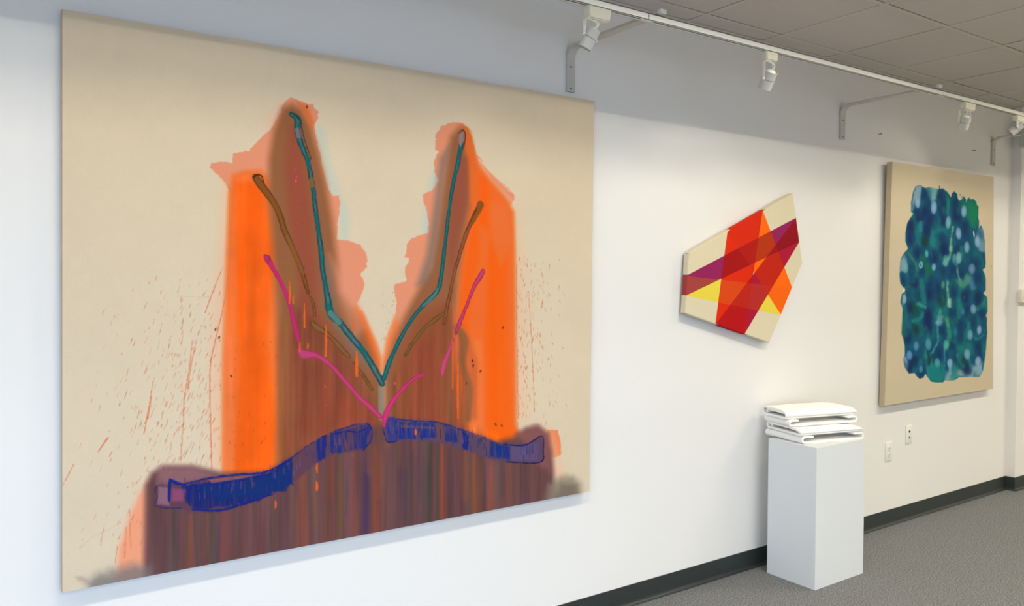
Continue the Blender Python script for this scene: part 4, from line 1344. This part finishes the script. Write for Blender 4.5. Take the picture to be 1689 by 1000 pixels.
def head(x, zp, axis, label, adapter=(0.10, .045), yaw=0.0, L=.075, rad=.026, lamp_power=SPOT_POWER, aim=None, po=0.0):
    """x: position along the track; axis: beam direction; zp: pivot height"""
    yc = (TY0 + TY1) / 2
    t = thing('track_light', label, 'spotlight', (x, yc, TZ0), 'spotlights hanging from the lighting track')
    al, ah = adapter
    bm = bmesh.new()
    r = bmesh.ops.create_cube(bm, size=1.0)
    for v in r['verts']:
        top = v.co.z > 0
        sx = al / 2 if top else al / 2 * .86
        sy = .017 if top else .0145
        v.co = Vector((math.copysign(sx, v.co.x), math.copysign(sy, v.co.y), 0.001 if top else -ah))
    bmesh.ops.bevel(bm, geom=bm.edges[:], offset=.004, segments=3, affect='EDGES')
    o = obj('adapter', bm, M_IVORY, t)
    smooth_angle(o, 40)
    d = Vector(axis).normalized()
    piv = Vector((po, 0, zp - TZ0))
    # yoke: U-shaped strap, legs either side of the housing
    sidev = Vector((math.cos(yaw), math.sin(yaw), 0))
    sidev = (sidev - d * sidev.dot(d)).normalized()
    hw_ = rad + .004
    top = -ah - .001
    fw = Vector((0, 0, 1)).cross(sidev).normalized()
    bm = bmesh.new()
    px_ = Vector((po, 0, 0))
    path = [piv - sidev * hw_, px_ + Vector((-sidev.x * hw_, -sidev.y * hw_, top - .008)), px_ + Vector((-sidev.x * (hw_ - .006), -sidev.y * (hw_ - .006), top - .001)), px_ + Vector((sidev.x * (hw_ - .006), sidev.y * (hw_ - .006), top - .001)),
            px_ + Vector((sidev.x * hw_, sidev.y * hw_, top - .008)), piv + sidev * hw_]
    rings = []
    for i, p in enumerate(path):
        dd = (path[min(i + 1, 5)] - path[max(i - 1, 0)]).normalized()
        nn = dd.cross(fw).normalized()
        rings.append([bm.verts.new(p + fw * a * .0065 + nn * c_ * .0011) for a, c_ in ((-1, -1), (1, -1), (1, 1), (-1, 1))])
    for a, b2 in zip(rings, rings[1:]):
        for k in range(4):
            bm.faces.new((a[k], a[(k + 1) % 4], b2[(k + 1) % 4], b2[k]))
    bm.faces.new(rings[0])
    bm.faces.new(rings[-1])
    obj('yoke', bm, M_PLATE, t)
    for s in (-1, 1):
        bm = bmesh.new()
        lathe(bm, piv + sidev * s * hw_ * .96, sidev * s, [(0, .006), (.004, .006), (.007, .0045)], 14)
        obj('knob', bm, M_WHITE, t)
    # housing: cylinder with an open rear showing the domed lamp back
    p0 = piv - d * L * .42
    bm = bmesh.new()
    lathe(bm, p0, d, [(0.012, rad - .0025), (0, rad - .002), (0, rad), (L * .45, rad), (L * .455, rad - .0012), (L * .475, rad - .0012), (L * .48, rad + .0004), (L, rad + .0004), (L, rad - .002), (L - .012, rad - .0025)], 36, caps=False)
    o = obj('housing', bm, M_HOUSING, t)
    smooth_angle(o, 35)
    bm = bmesh.new()
    lathe(bm, p0, d, [(L * .457, rad - .0008), (L * .473, rad - .0008)], 36, caps=False)
    obj('groove', bm, M_BLACK, o)
    bm = bmesh.new()
    lathe(bm, p0, d, [(-.006, .006), (-.0055, .011), (-.003, .0165), (.002, .0205), (.012, rad - .003), (L - .016, rad - .003)], 28)
    o2 = obj('lamp', bm, M_PLATE, t)
    smooth_angle(o2, 50)
    # flexible cord from the adapter into the lamp back
    bk = p0 - d * .004
    c0 = Vector((po - .012 * math.cos(yaw), -.006, top + .004))
    pts = spline([tuple(c0), tuple(c0 + Vector((0, 0, -.012)) - d * .006), tuple(bk - d * .022 + sidev * .006), tuple(bk)], 6)
    bm = bmesh.new()
    tube(bm, [Vector(p) for p in pts], .0032, 8)
    o3 = obj('cord', bm, M_PLATE, t)
    smooth_angle(o3, 60)
    if lamp_power > 0:
        l = bpy.data.lights.new('spot_beam', 'SPOT')
        l.energy = lamp_power
        l.color = (1.0, .90, .74)
        l.spot_size = R(112)
        l.spot_blend = .55
        l.shadow_soft_size = .02
        lo = bpy.data.objects.new('spot_beam', l)
        COL.objects.link(lo)
        lo.parent = t
        lo.location = p0 + d * (L + .004)
        ad = Vector(aim).normalized() if aim else d
        lo.rotation_euler = ad.to_track_quat('-Z', 'Y').to_euler()
    return t


head(1.945, 2.498, (-.30, .36, -.86), 'white spotlight tilted left in front of the bracket by the orange painting', adapter=(.115, .046), yaw=-.1, L=.074, rad=.025, po=-.036)
head(2.945, 2.496, (.12, .56, -.82), 'white spotlight between the orange painting and the shaped canvas', adapter=(.085, .040), yaw=.15, L=.078, rad=.030, po=-.008)
head(4.700, 2.503, (.24, .35, -.90), 'white spotlight pointing straight down above the left edge of the blue painting', adapter=(.125, .042), yaw=-.45, L=.072, rad=.029, po=-.035)
head(5.315, 2.535, (-.42, .62, -.62), 'white spotlight swung sharply left, at the right edge of the view', adapter=(.10, .036), yaw=.7, L=.075, rad=.026, po=-.02)

# ------------------------------------------------------------------ wall plates
c = at_y(1463, 744.5, 0)
t = thing('electrical_outlet', 'white duplex power outlet, the lower of two plates right of the pedestal', 'outlet', (4.922, 0, .487))
bm = bmesh.new()
box(bm, -.038, .038, -.006, 0, -.0625, .0625, bev=.003)
o = obj('cover_plate', bm, M_PLATE, t)
smooth_angle(o, 40)
for zz in (-.021, .021):
    bm = bmesh.new()
    lathe(bm, Vector((0, -.005, zz)), Vector((0, -1, 0)), [(0, .0165), (.003, .0165), (.0035, .0155)], 24)
    so = obj('socket', bm, M_PLATE, t)
    bm = bmesh.new()
    for xx in (-.006, .006):
        box(bm, xx - .001, xx + .001, -.0092, -.008, zz - .003, zz + .005)
    box(bm, -.0022, .0022, -.0092, -.008, zz - .0115, zz - .007)
    obj('slot', bm, M_BLACK, so)
bm = bmesh.new()
lathe(bm, Vector((0, -.005, 0)), Vector((0, -1, 0)), [(0, .003), (.002, .003)], 12)
obj('screw', bm, M_GREY, t)
t = thing('wall_jack_plate', 'white wall plate with two small dark jacks, higher and right of the power outlet', 'wall plate', (5.163, 0, .574))
bm = bmesh.new()
box(bm, -.038, .038, -.006, 0, -.0615, .0615, bev=.003)
o = obj('cover_plate', bm, M_PLATE, t)
smooth_angle(o, 40)
for zz, rad in ((.020, .0075), (-.020, .0065)):
    bm = bmesh.new()
    lathe(bm, Vector((0, -.005, zz)), Vector((0, -1, 0)), [(0, rad), (.004, rad), (.005, rad * .6)], 18)
    obj('jack', bm, M_BLACK if zz > 0 else M_LAMP, t)

# nails left in the wall
for (x, z), lab in (((4.753, 2.525), 'small dark nail in the wall between the middle bracket and the blue painting'), ((5.947, 2.534), 'small dark nail in the wall above the right part of the blue painting')):
    bm = bmesh.new()
    lathe(bm, Vector((0, 0, 0)), Vector((.12, -1, .1)), [(0, .0022), (.016, .0022), (.016, .005), (.018, .005)], 12)
    o = obj('nail', bm, M_LAMP)
    o.location = (x, 0, z)
    tag(o, lab, 'nail', 'nails left in the wall')

# thermostat on the pilaster
t = thing('thermostat', 'small ivory thermostat with a dark display, cut by the right edge of the view', 'thermostat', (6.605, PY, 1.485))
bm = bmesh.new()
box(bm, -.072, .072, -.028, 0, -.048, .052, bev=.005)
o = obj('housing', bm, M_IVORY, t)
smooth_angle(o, 40)
bm = bmesh.new()
box(bm, -.030, .045, -.0292, -.026, -.022, .034)
obj('display', bm, M_SCREEN, t)

# grey-green box high on the pilaster
t = thing('wall_box', 'grey-green metal box high on the pilaster, cut by the right edge of the view', 'wall box', (6.72, PY, 2.665))
bm = bmesh.new()
box(bm, -.22, .22, -.07, 0, -.06, .10, bev=.004)
obj('casing', bm, M_GREY, t)
bm = bmesh.new()
box(bm, -.19, .19, -.078, -.068, -.045, .085, bev=.003)
obj('cover', bm, M_GREY, t)
